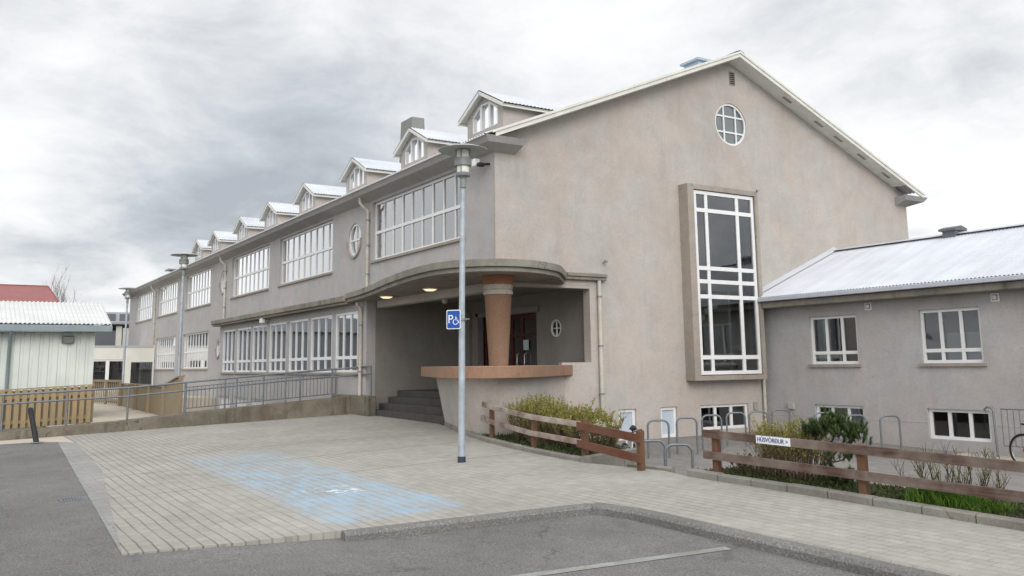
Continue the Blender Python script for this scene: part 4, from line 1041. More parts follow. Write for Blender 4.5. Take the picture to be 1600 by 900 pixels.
w = MB(); w.quad((-41.5, -3.6, .5), (-41.5, -1.74, .5), (-41.5, -1.74, 2.2), (-41.5, -3.6, 2.2)); w.build('pane', M['glass'], f, loc=Ll); f.children[0].location = (0, 0, 0)
w = MB(); w.box(-46, -45.9, -4.2, -.1, -.3, 3); w.build('inner_wall', M['dark'], lb, loc=Ll)
w = MB(); w.quad((-41.55, -1.36, .3), (-41.55, -.1, .3), (-41.55, -.1, 2.1), (-41.55, -1.36, 2.1)); w.build('glass_door', M['glass'], lb, loc=Ll)

# grey building behind it
gb = thing('grey_building', 'dark grey flat-roofed building beyond the white annex', 'building', (-57, -1, 0)); Lg = tuple(gb.location)
w = MB(); w.box(-63, -55, -3.6, .4, -1, 4.55); w.box(-64, -58, .45, 3.5, -1, 5.0); w.build('building_wall', M['greyclad'], gb, loc=Lg)
w = MB(); w.bbox(-63.4, -54.4, -1.15, 3.8, 5.02, 5.25, .03); w.build('roof_slab', M['greywall'], gb, loc=Lg)
w = MB(); w.box(-54.98, -54.8, -.35, .05, 0, 4.9); w.box(-54.9, -54.6, .12, 1.6, 3.0, 4.75); w.build('white_panel', M['whitewall'], gb, loc=Lg)
w = MB(); w.box(-66, -60, -1.2, 4.5, 5.3, 6.25); w.build('upper_storey', M['greywall'], gb, loc=Lg)
w = MB(); w.box(-59.98, -59.9, -1.0, .3, 5.5, 6.1); w.box(-59.98, -59.9, .6, 2.6, 5.5, 6.1); w.build('window', M['greyclad'], gb, loc=Lg)

# dark hall added out of view on the left to darken the classroom window reflections
gh = thing('unseen_hall', 'unseen dark grey hall added to darken the classroom window reflections', 'building', (-86, -26, 0)); Lhh = tuple(gh.location)
w = MB(); w.box(-94, -80, -44, -13, -1, 5.6); w.build('hall_wall', M['greyclad'], gh, loc=Lhh)
w = MB(); w.add([(-95, -44.5, 5.6), (-79.5, -44.5, 5.6), (-79.5, -12.5, 5.6), (-95, -12.5, 5.6), (-87, -44.5, 7.6), (-87, -12.5, 7.6)], [(1, 2, 5, 4), (3, 0, 4, 5), (0, 1, 4), (2, 3, 5)]); w.build('hall_roof', M['greyclad'], gh, loc=Lhh)
# red roofed house
rh = thing('red_roof_house', 'distant house under a faded red hipped metal roof', 'house', (-108, -7, 0)); Lh = tuple(rh.location)
w = MB(); w.box(-118, -100.6, -7.0, .9, -1, 7.0); w.build('house_wall', M['whitewall'], rh, loc=Lh)
w = MB(); E_ = [(-100, -7.7, 6.8), (-100, 1.8, 6.8), (-119, 1.8, 6.8), (-119, -7.7, 6.8)]; r1 = (-109, -.75, 12.25); r2 = (-109, -7.2, 12.25)
w.add(E_+[r1, r2], [(0, 1, 4, 5), (1, 2, 4), (2, 3, 5, 4), (3, 0, 5)]); rr_ = w.build('house_roof', M['redroof'], rh, loc=Lh)
w = MB(); w.tube([r2, r1], .09, 6); w.tube([r1, E_[1]], .08, 6); w.build('ridge_cap', M['redroof'], rr_, loc=Lh); rr_.children[0].location = (0, 0, 0)

# bare tree
def bare_tree(name, label, base, h, spread, seed, nb=9):
    rr = random.Random(seed); root = thing(name, label, 'tree', base)
    t = MB(); t.tube([(0, 0, 0), (.05, .02, h*.25), (0, .08, h*.5), (.05, 0, h*.72)], [.16, .13, .09, .03], 8); t.build('trunk', M['bark'], root)
    c = MB()
    def br(p, d, L, r, lev):
        pts = [p]; q = Vector(p); dd = Vector(d)
        for k in range(4):
            dd = (dd+Vector((rr.uniform(-.25, .25), rr.uniform(-.25, .25), rr.uniform(0, .2)))).normalized(); q = q+dd*L/4; pts.append(q.copy())
        c.tube(pts, [r*(1-.2*k) for k in range(5)], 4, cap=False)
        if lev > 0:
            for k in range(5):
                i = rr.randint(1, 4); a = rr.uniform(0, 6.28)
                br(pts[i], (dd+Vector((math.cos(a), math.sin(a), .5))*.6).normalized(), L*rr.uniform(.4, .65), r*.55, lev-1)
    for k in range(nb):
        z = h*(.25+.45*k/nb); a = k*2.4+rr.random(); br(Vector((0, 0, z)), Vector((math.cos(a)*spread, math.sin(a)*spread, 1)).normalized(), h*.42, .055, 2)
    c.build('crown', M['twig'], root); return root
bare_tree('bare_tree', 'bare leafless tree standing behind the red hipped roof', (-135, 3.0, 1.0), 12.6, .22, 5)

# ------------------------------------------------------------------ street lamps
def street_lamp(loc, label):
    t = thing('street_lamp', label, 'street lamp', loc, 'street lamps with flat disc shades')
    w = MB(); w.tube([(0, 0, -.1), (.03, 0, 2.6), (.075, 0, 4.86)], [.063, .054, .043], 20); w.build('pole', M['galv_pole'], t)
    w = MB(); w.lathe([(.07, -.02), (.07, .09), (.066, .10)], (0, 0, 0), 20); w.build('sleeve', M['plinth'], t)
    cx = .09
    w = MB(); w.lathe([(.044, 4.80), (.056, 4.80), (.056, 4.98), (.085, 5.0), (.132, 5.015), (.140, 5.06), (.125, 5.075)], (cx, 0, 0), 32, smooth=False)
    for k in range(4):
        a = rad(45+90*k); w.tube([(cx+.130*math.cos(a), .130*math.sin(a), 5.06), (cx+.130*math.cos(a), .130*math.sin(a), 5.50)], .010, 6)
    w.build('lantern_base', M['lampgrey'], t)
    w = MB(); w.lathe([(.112, 5.07), (.115, 5.49)], (cx, 0, 0), 24); w.build('lantern_glass', M['lampglass'], t)
    w = MB(); w.lathe([(.118, 5.20), (.155, 5.20), (.155, 5.345), (.118, 5.345)], (cx, 0, 0), 40, smooth=False); w.build('louvre_band', M['lampgrey'], t)
    w = MB(); w.lathe([(.02, 5.50), (.30, 5.505), (.445, 5.485), (.445, 5.495), (.30, 5.545), (.12, 5.575), (.0, 5.58)], (cx, 0, 0), 48); w.build('disc_shade', M['disc'], t)
    return t
lamp = street_lamp((4.40, -3.35, 0), 'tall street lamp on the brick forecourt carrying the blue parking sign')
dup(lamp, (-13.05, -4.45, -.05), 'middle street lamp, rising behind the ramp in front of the long facade')
dup(lamp, (-28.6, -3.75, .05), 'farthest street lamp, beside the white annex')

# parking sign
sn = Vector((.6, -.8, 0)); sr_ = Vector((.8, .6, 0)); sc0 = Vector((4.44, -3.35, 2.45)) + sn*.075 - sr_*.135
ps = thing('parking_sign', 'small blue disabled parking sign clamped to the street lamp', 'sign', sc0)
def sp(a, z, d=0): return sr_*a + sn*d + Vector((0, 0, z))
def roundrect(w_, h_, r, n=5):
    out = []
    for cx, cy, a0 in ((w_-r, h_-r, 0), (-w_+r, h_-r, 90), (-w_+r, -h_+r, 180), (w_-r, -h_+r, 270)):
        for k in range(n+1): a = rad(a0+90*k/n); out.append((cx+r*math.cos(a), cy+r*math.sin(a)))
    return out
def plate(w_, h_, r, d0, d1, mat, name, par):
    q = roundrect(w_, h_, r); n = len(q); mb = MB()
    mb.add([sp(a, z, d0) for a, z in q]+[sp(a, z, d1) for a, z in q], [tuple(range(n)), tuple(range(n, 2*n))]+[(i, (i+1) % n, n+(i+1) % n, n+i) for i in range(n)])
    return mb.build(name, mat, par)
plate(.136, .168, .025, -.012, .0, M['sign_white'], 'border', ps)
pl = plate(.121, .153, .02, .001, .004, M['blue_sign'], 'panel', ps)
def text_mesh(s, size, ext=0.002):
    cu = bpy.data.curves.new('txt', 'FONT'); cu.body = s; cu.size = size; cu.extrude = ext; cu.align_x = 'CENTER'; cu.align_y = 'CENTER'
    o = bpy.data.objects.new('txt', cu); COL.objects.link(o)
    bpy.context.view_layer.update()
    me = bpy.data.meshes.new_from_object(o.evaluated_get(bpy.context.evaluated_depsgraph_get()))
    bpy.data.objects.remove(o); bpy.data.curves.remove(cu); return me
me = text_mesh('P', .21); me.materials.clear(); me.materials.append(M['sign_white'])
mt = Matrix(((sr_.x, 0, sn.x, 0), (sr_.y, 0, sn.y, 0), (0, 1, 0, 0), (0, 0, 0, 1)))
me.transform(Matrix.Translation(sp(-.055, .0, .006)) @ mt)
o = bpy.data.objects.new('lettering', me); COL.objects.link(o); o.parent = ps
w = MB()
w.tube([sp(.045, .07, .006), sp(.045, .068, .006)], .016, 10)
T_ = lambda pts: w.tube([sp(a, z, .006) for a, z in pts], .008, 6)
T_([(.045, .05), (.047, -.012), (.085, -.014), (.10, -.06)]); T_([(.046, .02), (.075, .02)]); T_([(.10, -.06), (.115, -.055)])
T_([(.045+.045*math.cos(rad(a))-.005, -.045+.045*math.sin(rad(a))) for a in range(110, 345, 18)])
w.build('wheelchair_symbol', M['sign_white'], ps)
w = MB(); w.tube([sp(-.02, .06, -.02), sp(.15, .06, -.03)], .01, 6); w.tube([sp(.135, -.0, -.05), sp(.27, -.0, -.08)], .012, 6)
w.lathe([(.066, -.02), (.066, .02)], sp(.135, 0, -.075), 16); w.build('clamp', M['lampgrey'], ps)

# ------------------------------------------------------------------ small street things
bo = thing('bollard', 'leaning black plastic bollard beside the ramp end', 'bollard', (-6.35, -9.03, gz(-6.35, -9.03)))
w = MB(); tip = Vector((-.42, -.16, .80))
w.tube([(.0, 0, -.05), tip*.98, tip], [.062, .060, .050], 16); w.build('shaft', M['black'], bo)
w = MB(); w.lathe([(.16, 0.), (.14, .012), (.065, .02)], (0, 0, 0), 16); w.build('base', M['asphalt'], bo)

gr = thing('drain_grate', 'small rectangular drain grate in the asphalt by the paving edge', 'drain', (3.62, -9.30, ah(3.62, -9.3)+.004))
w = MB()
w.box(-.17, -.15, -.20, .20, -.02, .004); w.box(.15, .17, -.20, .20, -.02, .004); w.box(-.15, .15, -.20, -.185, -.02, .004); w.box(-.15, .15, .185, .20, -.02, .004)
for k in range(9): w.box(-.15, .15, -.175+.04*k, -.155+.04*k, -.02, .003)
w.build('grille', M['galv'], gr)
w = MB(); w.quad((-.15, -.185, -.002), (.15, -.185, -.002), (.15, .185, -.002), (-.15, .185, -.002)); w.build('sump', M['black'], gr)

# bike racks
def rack_mesh(wd):
    w = MB(); h = .80; r = .13; pts = [(-wd/2, 0, -.1), (-wd/2, 0, h-r)]
    pts += [(-wd/2+r-r*math.cos(rad(a)), 0, h-r+r*math.sin(rad(a))) for a in (15, 30, 45, 60, 75, 90)]
    pts += [(wd/2-r+r*math.sin(rad(a)), 0, h-r+r*math.cos(rad(a))) for a in (0, 15, 30, 45, 60, 75, 90)] + [(wd/2, 0, -.1)]
    w.tube(pts, .023, 10); return w
rk = [(3.06, 2.28, 'first bike rack of the far row, left of the right-hand frosted basement window'), (2.87, 3.29, 'second bike rack of the far row, right of the frosted basement window'),
      (2.62, 4.31, 'third bike rack of the far row, over the left pane of the gable basement window'), (2.35, 5.38, 'fourth bike rack of the far row, over the right pane of the gable basement window'),
      (2.33, 6.18, 'fifth bike rack of the far row, just left of the corner downpipe'), (2.16, 7.18, 'sixth bike rack of the far row, just right of the corner downpipe'),
      (3.41, 7.29, 'seventh bike rack of the far row, hidden behind the pine on its left'), (4.30, 7.32, 'eighth bike rack of the far row, behind the right side of the pine'),
      (4.82, 7.87, 'last bike rack of the far row, alone right of the pine'),
      (6.80, -.55, 'nearest bike rack, standing in the gap between the two wooden fences'), (6.13, -.55, 'near bike rack half hidden by the red end post of the left fence')]
proto = None
for x, y, lab in rk:
    z = yz(x)
    if proto is None:
        proto = rack_mesh(.46).build('bike_rack', M['galv']); proto.location = (x, y, z); proto.rotation_euler.z = math.atan2(.87, .5); tag(proto, lab, 'bike rack', 'hoop bike racks in the yard')
    else:
        c = proto.copy(); COL.objects.link(c); c.location = (x, y, z); c['label'] = lab

# ------------------------------------------------------------------ wooden fences by the beds
def plank(mb, p, q, w_, h_, m=0): mb.beam(p, q, w_, h_, m=m)
lf = thing('rail_fence', 'two-rail wooden fence of the left bed, pale worn rails ending in a fresh red section', 'fence', (4, -1.6, .1)); Lq = tuple(lf.location)
LP = [(.95, -.98, .78, .22), (2.1, -1.37, .74, .16), (4.05, -1.62, .68, .12), (5.80, -1.74, .72, .10), (7.32, -1.80, .62, -.35)]
for i, (x, y, zt, zb) in enumerate(LP):
    w = MB(); s = .048 if i >= 3 else .042; w.bbox(x-s, x+s, y-s, y+s, zb-.3, zt, .006); w.build('post', M['post_red'], lf, loc=Lq)
fy = -.07
ra = [(.75, -.98, .875), (2.1, -1.44, .80), (4.05, -1.69, .685), (5.78, -1.81, .635)]
for dz in (0, -.295):
    w = MB()
    for a, b in zip(ra, ra[1:]): w.beam((a[0], a[1], a[2]+dz), (b[0], b[1], b[2]+dz), .035, .092)
    w.build('rail', M['rail_peel'], lf, loc=Lq)
for dz in (0, -.30):
    w = MB(); w.beam((5.70, -1.822, .62+dz), (7.42, -1.88, .50+dz), .04, .125); w.build('rail', M['rail_red'], lf, loc=Lq)

rf = thing('rail_fence', 'long two-rail wooden fence on the right carrying the white name sign', 'fence', (12, -1.55, .1)); Lw = tuple(rf.location)
for x in (8.70, 11.14, 13.6, 16.1, 18.6):
    w = MB(); w.bbox(x-.048, x+.048, -1.597, -1.50, -.3, .69-.018*(x-8.7), .006); w.build('post', M['post_red'], rf, loc=Lw)
for dz, mat in ((0, 'rail_old'), (-.30, 'rail_old')):
    w = MB()
    for a, b in ((8.52, 11.14), (11.14, 13.6), (13.6, 16.1), (16.1, 18.7)):
        za, zb = .635-.0175*(a-8.5), .635-.0175*(b-8.5); w.beam((a, -1.622, za+dz), (b+.0, -1.622, zb+dz), .042, .108)
    w.build('rail', M[mat], rf, loc=Lw)
ns = thing('name_sign', 'white sign with purple hand lettering screwed to the right fence rail', 'sign', (9.85, -1.65, .612))
w = MB(); w.add([(x, y, z-.0175*x) for x in (-.285, .285) for y in (-.012, -.002+.008) for z in (-.05, .05)], [(0, 1, 3, 2), (4, 6, 7, 5), (0, 4, 5, 1), (2, 3, 7, 6), (0, 2, 6, 4), (1, 5, 7, 3)]); w.build('board', M['sign_white'], ns)
me = text_mesh('HÚSVÖRÐUR >', .082); me.materials.clear(); me.materials.append(M['ink'])
xs = [v.co.x for v in me.vertices]; k = .52/(max(xs)-min(xs))
me.transform(Matrix(((1, 0, 0, 0), (0, 0, -1, -.0145), (-.0175, 1, 0, 0), (0, 0, 0, 1))) @ Matrix.Scale(k, 4, (1, 0, 0)))
o = bpy.data.objects.new('lettering', me); COL.objects.link(o); o.parent = ns

# ------------------------------------------------------------------ beds
lbed = [(-1.8, -.25), (.2, -.92), (2.2, -1.42), (4.0, -1.67), (5.4, -1.79), (5.93, -1.79), (5.84, -1.35), (5.64, -.55), (4.0, -.3), (2.0, 1.0), (0, 2.1)]
g = MB(); g.prism(lbed, -1.2, lambda x, y: gz(x, y)+.055); struct(g.build('planting_bed', M['soil']))
rbed = [(8.28, -1.60), (10.2, -1.58), (13.2, -1.66), (26, -1.8), (26, -.55), (10, -.75), (8.4, -.9)]
g = MB(); g.prism(rbed, -1.2, lambda x, y: gz(x, y)+.06); struct(g.build('planting_bed', M['soil']))
def leaf(mb, p, d, L, W_, rr, m=0):
    d = Vector(d).normalized(); s = d.cross(Vector((rr.uniform(-1, 1), rr.uniform(-1, 1), rr.uniform(-.3, 1)))).normalized()
    p = Vector(p); mb.add([p, p+d*L*.5+s*W_*.5, p+d*L, p+d*L*.5-s*W_*.5], [(0, 1, 2, 3)], m)
def inpoly(x, y, P):
    c = False
    for (x1, y1), (x2, y2) in zip(P, P[1:]+P[:1]):
        if (y1 > y) != (y2 > y) and x < (x2-x1)*(y-y1)/(y2-y1)+x1: c = not c
    return c
def cover(poly, n, name, mat, hmax, seed, zoff=.055, dens=None):
    rr = random.Random(seed); mb = MB(); xs = [p[0] for p in poly]; ys_ = [p[1] for p in poly]; k = 0
    while k < n:
        x, y = rr.uniform(min(xs), max(xs)), rr.uniform(min(ys_), max(ys_))
        if not inpoly(x, y, poly): continue
        if dens and rr.random() > dens(x, y): continue
        k += 1; z = gz(x, y)+zoff
        leaf(mb, (x, y, z), (rr.uniform(-.7, .7), rr.uniform(-.7, .7), rr.uniform(.2, 1)), hmax*rr.uniform(.4, 1), .022*rr.uniform(.6, 1.5), rr)
    return struct(mb.build(name, mat), 'stuff')
cover(lbed, 6000, 'ground_cover', M['cover'], .10, 21)
cover([p for p in rbed if p[0] < 20]+[(19, -1.7), (19, -.6)] if False else [(8.3, -1.58), (13.2, -1.64), (17, -1.7), (17, -.7), (10, -.78), (8.45, -.92)], 6000, 'ground_cover', M['cover'], .08, 22)

def twig_shrub(name, label, base, rx, ry, h, nst, nlf, leafm, seed, group=None, bend=.25, lsz=.035, low=.35, stemr=.006, twm='twig', twigs=3):
    rr = random.Random(seed); root = thing(name, label, 'shrub', base, group)
    st = MB(); lv = MB()
    for i in range(nst):
        a = rr.uniform(0, 6.28); q = math.sqrt(rr.random()); bx_, by_ = rx*.45*q*math.cos(a), ry*.45*q*math.sin(a)
        hh = h*rr.uniform(.65, 1.05)*(1-.25*q*q); tip = Vector((bx_*(1+1.3*rr.random())+rr.uniform(-.08, .08), by_*(1+1.3*rr.random())+rr.uniform(-.08, .08), hh))
        b0 = Vector((bx_, by_, -.03)); mid = (b0+tip)/2+Vector((rr.uniform(-1, 1), rr.uniform(-1, 1), 0))*bend*.2*h
        pts = [b0.lerp(mid, t/2) if t < 2 else mid.lerp(tip, (t-2)/2) for t in range(5)]
        st.tube(pts, [stemr, stemr*.85, stemr*.7, stemr*.5, stemr*.25], 4, cap=False)
        tips = [(pts, 1.)]
        for k in range(twigs):
            t = rr.uniform(.25, .85); p = b0.lerp(mid, t*2) if t < .5 else mid.lerp(tip, t*2-1)
            d = Vector((rr.uniform(-1, 1), rr.uniform(-1, 1), rr.uniform(1.2, 2.8))).normalized()*h*rr.uniform(.12, .32)
            tp_ = [p, p+d*.5+Vector((0, 0, .01)), p+d]; st.tube(tp_, [stemr*.5, stemr*.4, stemr*.2], 3, cap=False); tips.append((tp_, .6))
        for k in range(nlf):
            P_, wgt = rr.choice(tips); i0 = rr.randrange(len(P_)-1); p = P_[i0].lerp(P_[i0+1], rr.random())
            if p.z < h*low*rr.uniform(.4, 1.1): continue
            leaf(lv, p, (rr.uniform(-1, 1), rr.uniform(-1, 1), rr.uniform(-.1, 1.2)), lsz*rr.uniform(.6, 1.3), lsz*rr.uniform(.4, .7), rr)
    st.build('stem', M[twm], root); lv.build('foliage', M[leafm], root); return root
HG = 'twiggy shrubs of the left bed'
for i, (x, y, rx, ry, h, sd, lm, lab) in enumerate([
        (2.75, -.75, 1.0, .8, .92, 31, 'leaf_yellow', 'yellow-green twiggy shrub at the left end of the hedge, against the parapet'),
        (3.55, -.95, .95, .8, .86, 32, 'leaf_yellow', 'yellow-green twiggy shrub second in the hedge behind the pale rails'),
        (4.30, -.85, .95, .8, .82, 33, 'leaf_yellow', 'twiggy shrub in the middle of the hedge in front of the drainpipe'),
        (4.95, -.95, .9, .7, .72, 34, 'leaf_yellow', 'sparser twiggy shrub behind the fence post where red rails begin'),
        (5.40, -1.2, .7, .5, .50, 35, 'leaf_dull', 'low dull shrub behind the fresh red rails')]):
    twig_shrub('hedge_shrub', lab, (x, y, gz(x, y)+.05), rx, ry, h, 190, 52, lm, sd, HG, bend=.12, lsz=.038, low=.60 if lm == 'leaf_yellow' else .2, stemr=.0065, twigs=4)
# pale flowering tips
fs = thing('flowering_shrub', 'small shrub with pale cream leaf clusters behind the red end rails', 'shrub', (5.62, -1.35, gz(5.6, -1.35)+.05)); rr = random.Random(9)
a_ = MB(); b_ = MB()
for i in range(26):
    t = Vector((rr.uniform(-.28, .28), rr.uniform(-.2, .2), rr.uniform(.25, .55))); a_.tube([(t.x*.3, t.y*.3, 0), t*.6, t], [.006, .004, .002], 4, cap=False)
    for k in range(22): leaf(b_, t+Vector((rr.gauss(0, .03), rr.gauss(0, .03), rr.gauss(0, .03))), (rr.uniform(-1, 1), rr.uniform(-1, 1), rr.uniform(-.3, 1)), .035, .02, rr)
a_.build('stem', M['twig'], fs); b_.build('foliage', M['bud'], fs)

rs_ = twig_shrub('broom_shrub', 'rounded twiggy shrub with lime leaves under the name sign', (9.6, -1.02, gz(9.5, -1.0)+.05), 1.0, .42, .82, 230, 46, 'leaf_yellow', 41, bend=.15, lsz=.032, low=.62, stemr=.0055, twigs=4)
twig_shrub('low_shrub', 'low dark twiggy undergrowth left of the lime-leaved shrub', (9.05, -1.15, gz(9, -1.2)+.05), .7, .4, .30, 70, 30, 'leaf_dull', 42, lsz=.03, low=.1)
twig_shrub('bare_shrub', 'sparse bare-twigged shrub growing out of the bright grass', (12.12, -1.25, gz(12, -1.3)+.05), .95, .6, .66, 26, 46, 'leaf_yellow', 43, bend=.5, lsz=.022, low=.5, stemr=.007, twm='bark', twigs=9)

# mountain pine
pine = thing('mountain_pine', 'dark green bushy mountain pine with crooked stems behind the right fence', 'pine', (10.28, -1.12, gz(10.2, -1.1)+.05)); rr = random.Random(77)
wd = MB(); nd = MB()
def tuft(p, d, L=.11, n=100):
    d = Vector(d).normalized()
    for k in range(n):
        t = rr.random(); q = Vector(p)+d*L*(t-.35); a = rr.uniform(0, 6.28)
        s = d.cross(Vector((math.cos(a), math.sin(a), rr.uniform(-.5, .5)))).normalized()
        dd = (d*rr.uniform(.5, 1.1)+s*rr.uniform(.4, .9)).normalized(); l = rr.uniform(.045, .07); w_ = s.cross(dd).normalized()*.0034
        nd.add([q-w_, q+w_, q+dd*l], [(0, 1, 2)])
def branch(pts, r0, tufts, up=.6):
    P_ = catmull(pts, 5); n = len(P_); wd.tube(P_, [r0*(1-.75*i/n) for i in range(n)], 6)
    for c, sd, m_ in tufts:
        for k in range(m_):
            p = Vector(c)+Vector((rr.gauss(0, sd[0]), rr.gauss(0, sd[1]), rr.gauss(0, sd[2])))
            d = Vector((rr.uniform(-.5, .5)+(p.x-c[0])*1.5, rr.uniform(-.5, .5), up+rr.random()*.6)); tuft(p, d)
            if rr.random() < .35: wd.tube([Vector(pts[-1]).lerp(Vector(c), .5), p], [.006, .004], 4, cap=False)
branch([(0, 0, -.05), (.05, .0, .18), (-.02, .05, .36), (.05, .05, .55), (.12, .05, .66)], .028, [((.05, .05, .72), (.15, .14, .055), 60), ((.10, .05, .82), (.10, .10, .05), 24)])
branch([(.02, .02, .30), (.12, .0, .40), (.26, -.02, .5), (.38, 0, .58)], .018, [((.34, 0, .66), (.11, .12, .05), 44), ((.50, .02, .70), (.04, .05, .05), 14)])
branch([(0, .02, .28), (-.10, .05, .42), (-.22, .05, .55)], .016, [((-.18, .05, .67), (.10, .11, .05), 36), ((-.31, .05, .68), (.03, .05, .04), 10)])
branch([(.04, .0, .33), (.14, -.05, .30), (.28, -.05, .34), (.36, -.05, .40)], .014, [((.30, -.05, .37), (.10, .06, .02), 10)], .3)
branch([(.02, 0, .0), (.10, -.05, .08), (.20, -.08, .10)], .018, [((.14, -.08, .11), (.17, .08, .04), 40), ((.36, -.06, .13), (.05, .05, .03), 8)])
wd.build('branch', M['bark'], pine); nd.build('needles', M['needle'], pine)

# grass tuft
rr = random.Random(5); mb = MB()
for i in range(1900):
    t = rr.random(); x = 11.72+1.05*t+rr.gauss(0, .04); y = -1.42+rr.gauss(0, .11)+.05*rr.random(); h = (.27*(1-.75*t)+.05)*rr.uniform(.5, 1.1)*(1 if rr.random() < .8 else 1.2)
    if t < .15: h *= .6+.4*t/.15
    b = Vector((x, max(y, -1.6), gz(x, y)+.04)); d = Vector((rr.uniform(-.4, .4), rr.uniform(-.45, .35), 1)).normalized(); m_ = b+d*h*.6; e = m_+Vector((d.x*1.8, d.y*1.8, .6)).normalized()*h*.45
    s = Vector((rr.uniform(-1, 1), rr.uniform(-1, 1), 0)).normalized()*.006
    mb.add([b-s, b+s, m_+s*.8, m_-s*.8, e], [(0, 1, 2, 3), (3, 2, 4)])
struct(mb.build('grass_clump', M['grassleaf']), 'stuff')
rr = random.Random(6); mb = MB()
for i in range(2600):
    x = rr.uniform(12.6, 17); y = rr.uniform(-1.6, -1.1); b = Vector((x, y, gz(x, y)+.05)); h = rr.uniform(.02, .07); s = Vector((rr.uniform(-1, 1), rr.uniform(-1, 1), 0)).normalized()*.005
    mb.add([b-s, b+s, b+Vector((rr.uniform(-.02, .02), rr.uniform(-.02, .02), h))], [(0, 1, 2)])
struct(mb.build('bed_grass', M['cover']), 'stuff')

# ------------------------------------------------------------------ bicycles
def bicycle(label, loc, rz, frame, wheel=.31):
    t = thing('bicycle', label, 'bicycle', loc, rz=rz)
    r = wheel; WBs = 1.0
    for cx in (-.5, .5):
        w = MB(); n = 36; w.tube([(cx+r*math.cos(2*math.pi*k/n), 0, r+r*math.sin(2*math.pi*k/n)) for k in range(n+1)], .024, 8, cap=False)
        wh = w.build('wheel', M['rubber'], t)
        w = MB(); w.tube([(cx+(r-.03)*math.cos(2*math.pi*k/n), 0, r+(r-.03)*math.sin(2*math.pi*k/n)) for k in range(n+1)], .011, 6, cap=False)
        w.tube([(cx, -.05, r), (cx, .05, r)], .025, 8); w.build('rim', M['chrome'], wh)
        w = MB()
        for k in range(20):
            a = 2*math.pi*k/20; w.tube([(cx, .02*(-1)**k, r), (cx+(r-.03)*math.cos(a), 0, r+(r-.03)*math.sin(a))], .0022, 3, cap=False)
        w.build('spokes', M['chrome'], wh)
    w = MB(); bb = (.02, 0, r-.02); st = (.17, 0, r+.42); hd = (-.33, 0, r+.38); hb = (-.36, 0, r+.28)
    w.tube([bb, st], .017, 8); w.tube([bb, hb], .020, 8); w.tube([(.15, 0, r+.36), hd], .018, 8); w.tube([hd, hb], .022, 8)
    for s in (-.05, .05):
        w.tube([bb, (.5, s, r)], .010, 6); w.tube([(.16, 0, r+.38), (.5, s, r)], .009, 6); w.tube([hb, (-.42, s, r+.2), (-.5, s, r)], .012, 6)
    w.build('frame', M[frame], t)
    w = MB(); w.tube([hd, (-.30, 0, r+.50)], .014, 8); w.tube([(-.30, -.29, r+.55), (-.34, -.1, r+.50), (-.34, .1, r+.50), (-.30, .29, r+.55)], .012, 8)
    for s in (-1, 1): w.tube([(-.30, s*.20, r+.535), (-.29, s*.30, r+.55)], .019, 8)
    w.build('handlebar', M['black'], t)
    w = MB(); w.tube([st, (.19, 0, r+.52)], .013, 8); w.lathe([(.0, 0), (.07, .01), (.075, .035), (.05, .05), (0, .052)], (.22, 0, r+.51), 14)
    w.tube([(.24, 0, r+.545), (.12, 0, r+.545), (.04, 0, r+.54)], [.06, .04, .02], 10); w.build('saddle', M['black'], t)
    w = MB(); w.lathe([(.085, -.006), (.085, .006)], (0, 0, 0), 20); w.v = [(bb[0]+x, -.05+z, bb[2]+y) for x, y, z in w.v]
    w.tube([(bb[0], -.06, bb[2]), (bb[0]+.10, -.07, bb[2]-.13)], .009, 6); w.tube([(bb[0], .06, bb[2]), (bb[0]-.10, .07, bb[2]+.13)], .009, 6)
    w.bbox(bb[0]+.05, bb[0]+.15, -.14, -.07, bb[2]-.145, bb[2]-.12, .005); w.bbox(bb[0]-.15, bb[0]-.05, .07, .14, bb[2]+.12, bb[2]+.145, .005)
    w.build('crankset', M['black'], t)
    return t
bicycle('red and black bicycle by the steel railing at the far right edge', (8.66, 7.35, yz(8.6)+.06), rad(-8), 'redbike', .32)
bk_ = bicycle('pale bicycle parked behind the red end section of the left fence', (4.62, .22, yz(5)), math.atan2(.80, -.60), 'whitebike', .31)

# steel railing, concrete block and wheel stand at right
sr2 = thing('area_railing', 'black steel railing guarding a basement stair at the right edge', 'railing', (9.5, 8.0, yz(9))); L2 = tuple(sr2.location)
zt_, zb_ = .60, -.16
w = MB(); w.tube([(7.42, 8.0, zt_), (13, 8.0, zt_)], .014, 8); w.build('top_rail', M['galv'], sr2, loc=L2)
w = MB(); w.tube([(7.42, 8.0, zb_), (13, 8.0, zb_)], .012, 8); w.build('bottom_rail', M['galv'], sr2, loc=L2)
w = MB(); w.tube([(7.1, 8.0, zt_-.08), (7.06, 8.0, zt_-.02), (7.12, 8.0, zt_+.03), (7.22, 8, zt_+.02), (7.25, 8.0, zt_-.05), (7.27, 8.0, zb_-.35)], .024, 8); w.build('end_post', M['galv'], sr2, loc=L2)
for k in range(44):
    x = 7.42+.127*k; w = MB(); w.tube([(x, 8.0, zt_), (x, 8.0, zb_)], .008, 6); w.build('bar', M['galv'], sr2, loc=L2)
w = MB(); w.bbox(6.35, 12.5, 7.5, 8.3, -1, -.40, .02); tag(w.build('concrete_plinth', M['path']), 'low pale concrete plinth under the steel railing', 'plinth')
ws = thing('wheel_stand', 'small wire wheel stand on the pale plinth beside the bicycle', 'bike stand', (7.45, 7.35, yz(7.4)))
for k in range(5):
    w = MB(); x = -.22+.11*k; w.tube([(x, -.12, 0), (x, -.12, .2), (x, -.06, .26+.03*(k % 2)), (x, .0, .2), (x, .0, 0)], .009, 6); w.build('hoop', M['galv'], ws)
w = MB(); w.tube([(-.26, -.12, .03), (.26, -.12, .03)], .01, 6); w.tube([(-.26, 0, .03), (.26, 0, .03)], .01, 6); w.build('base_bar', M['galv'], ws)

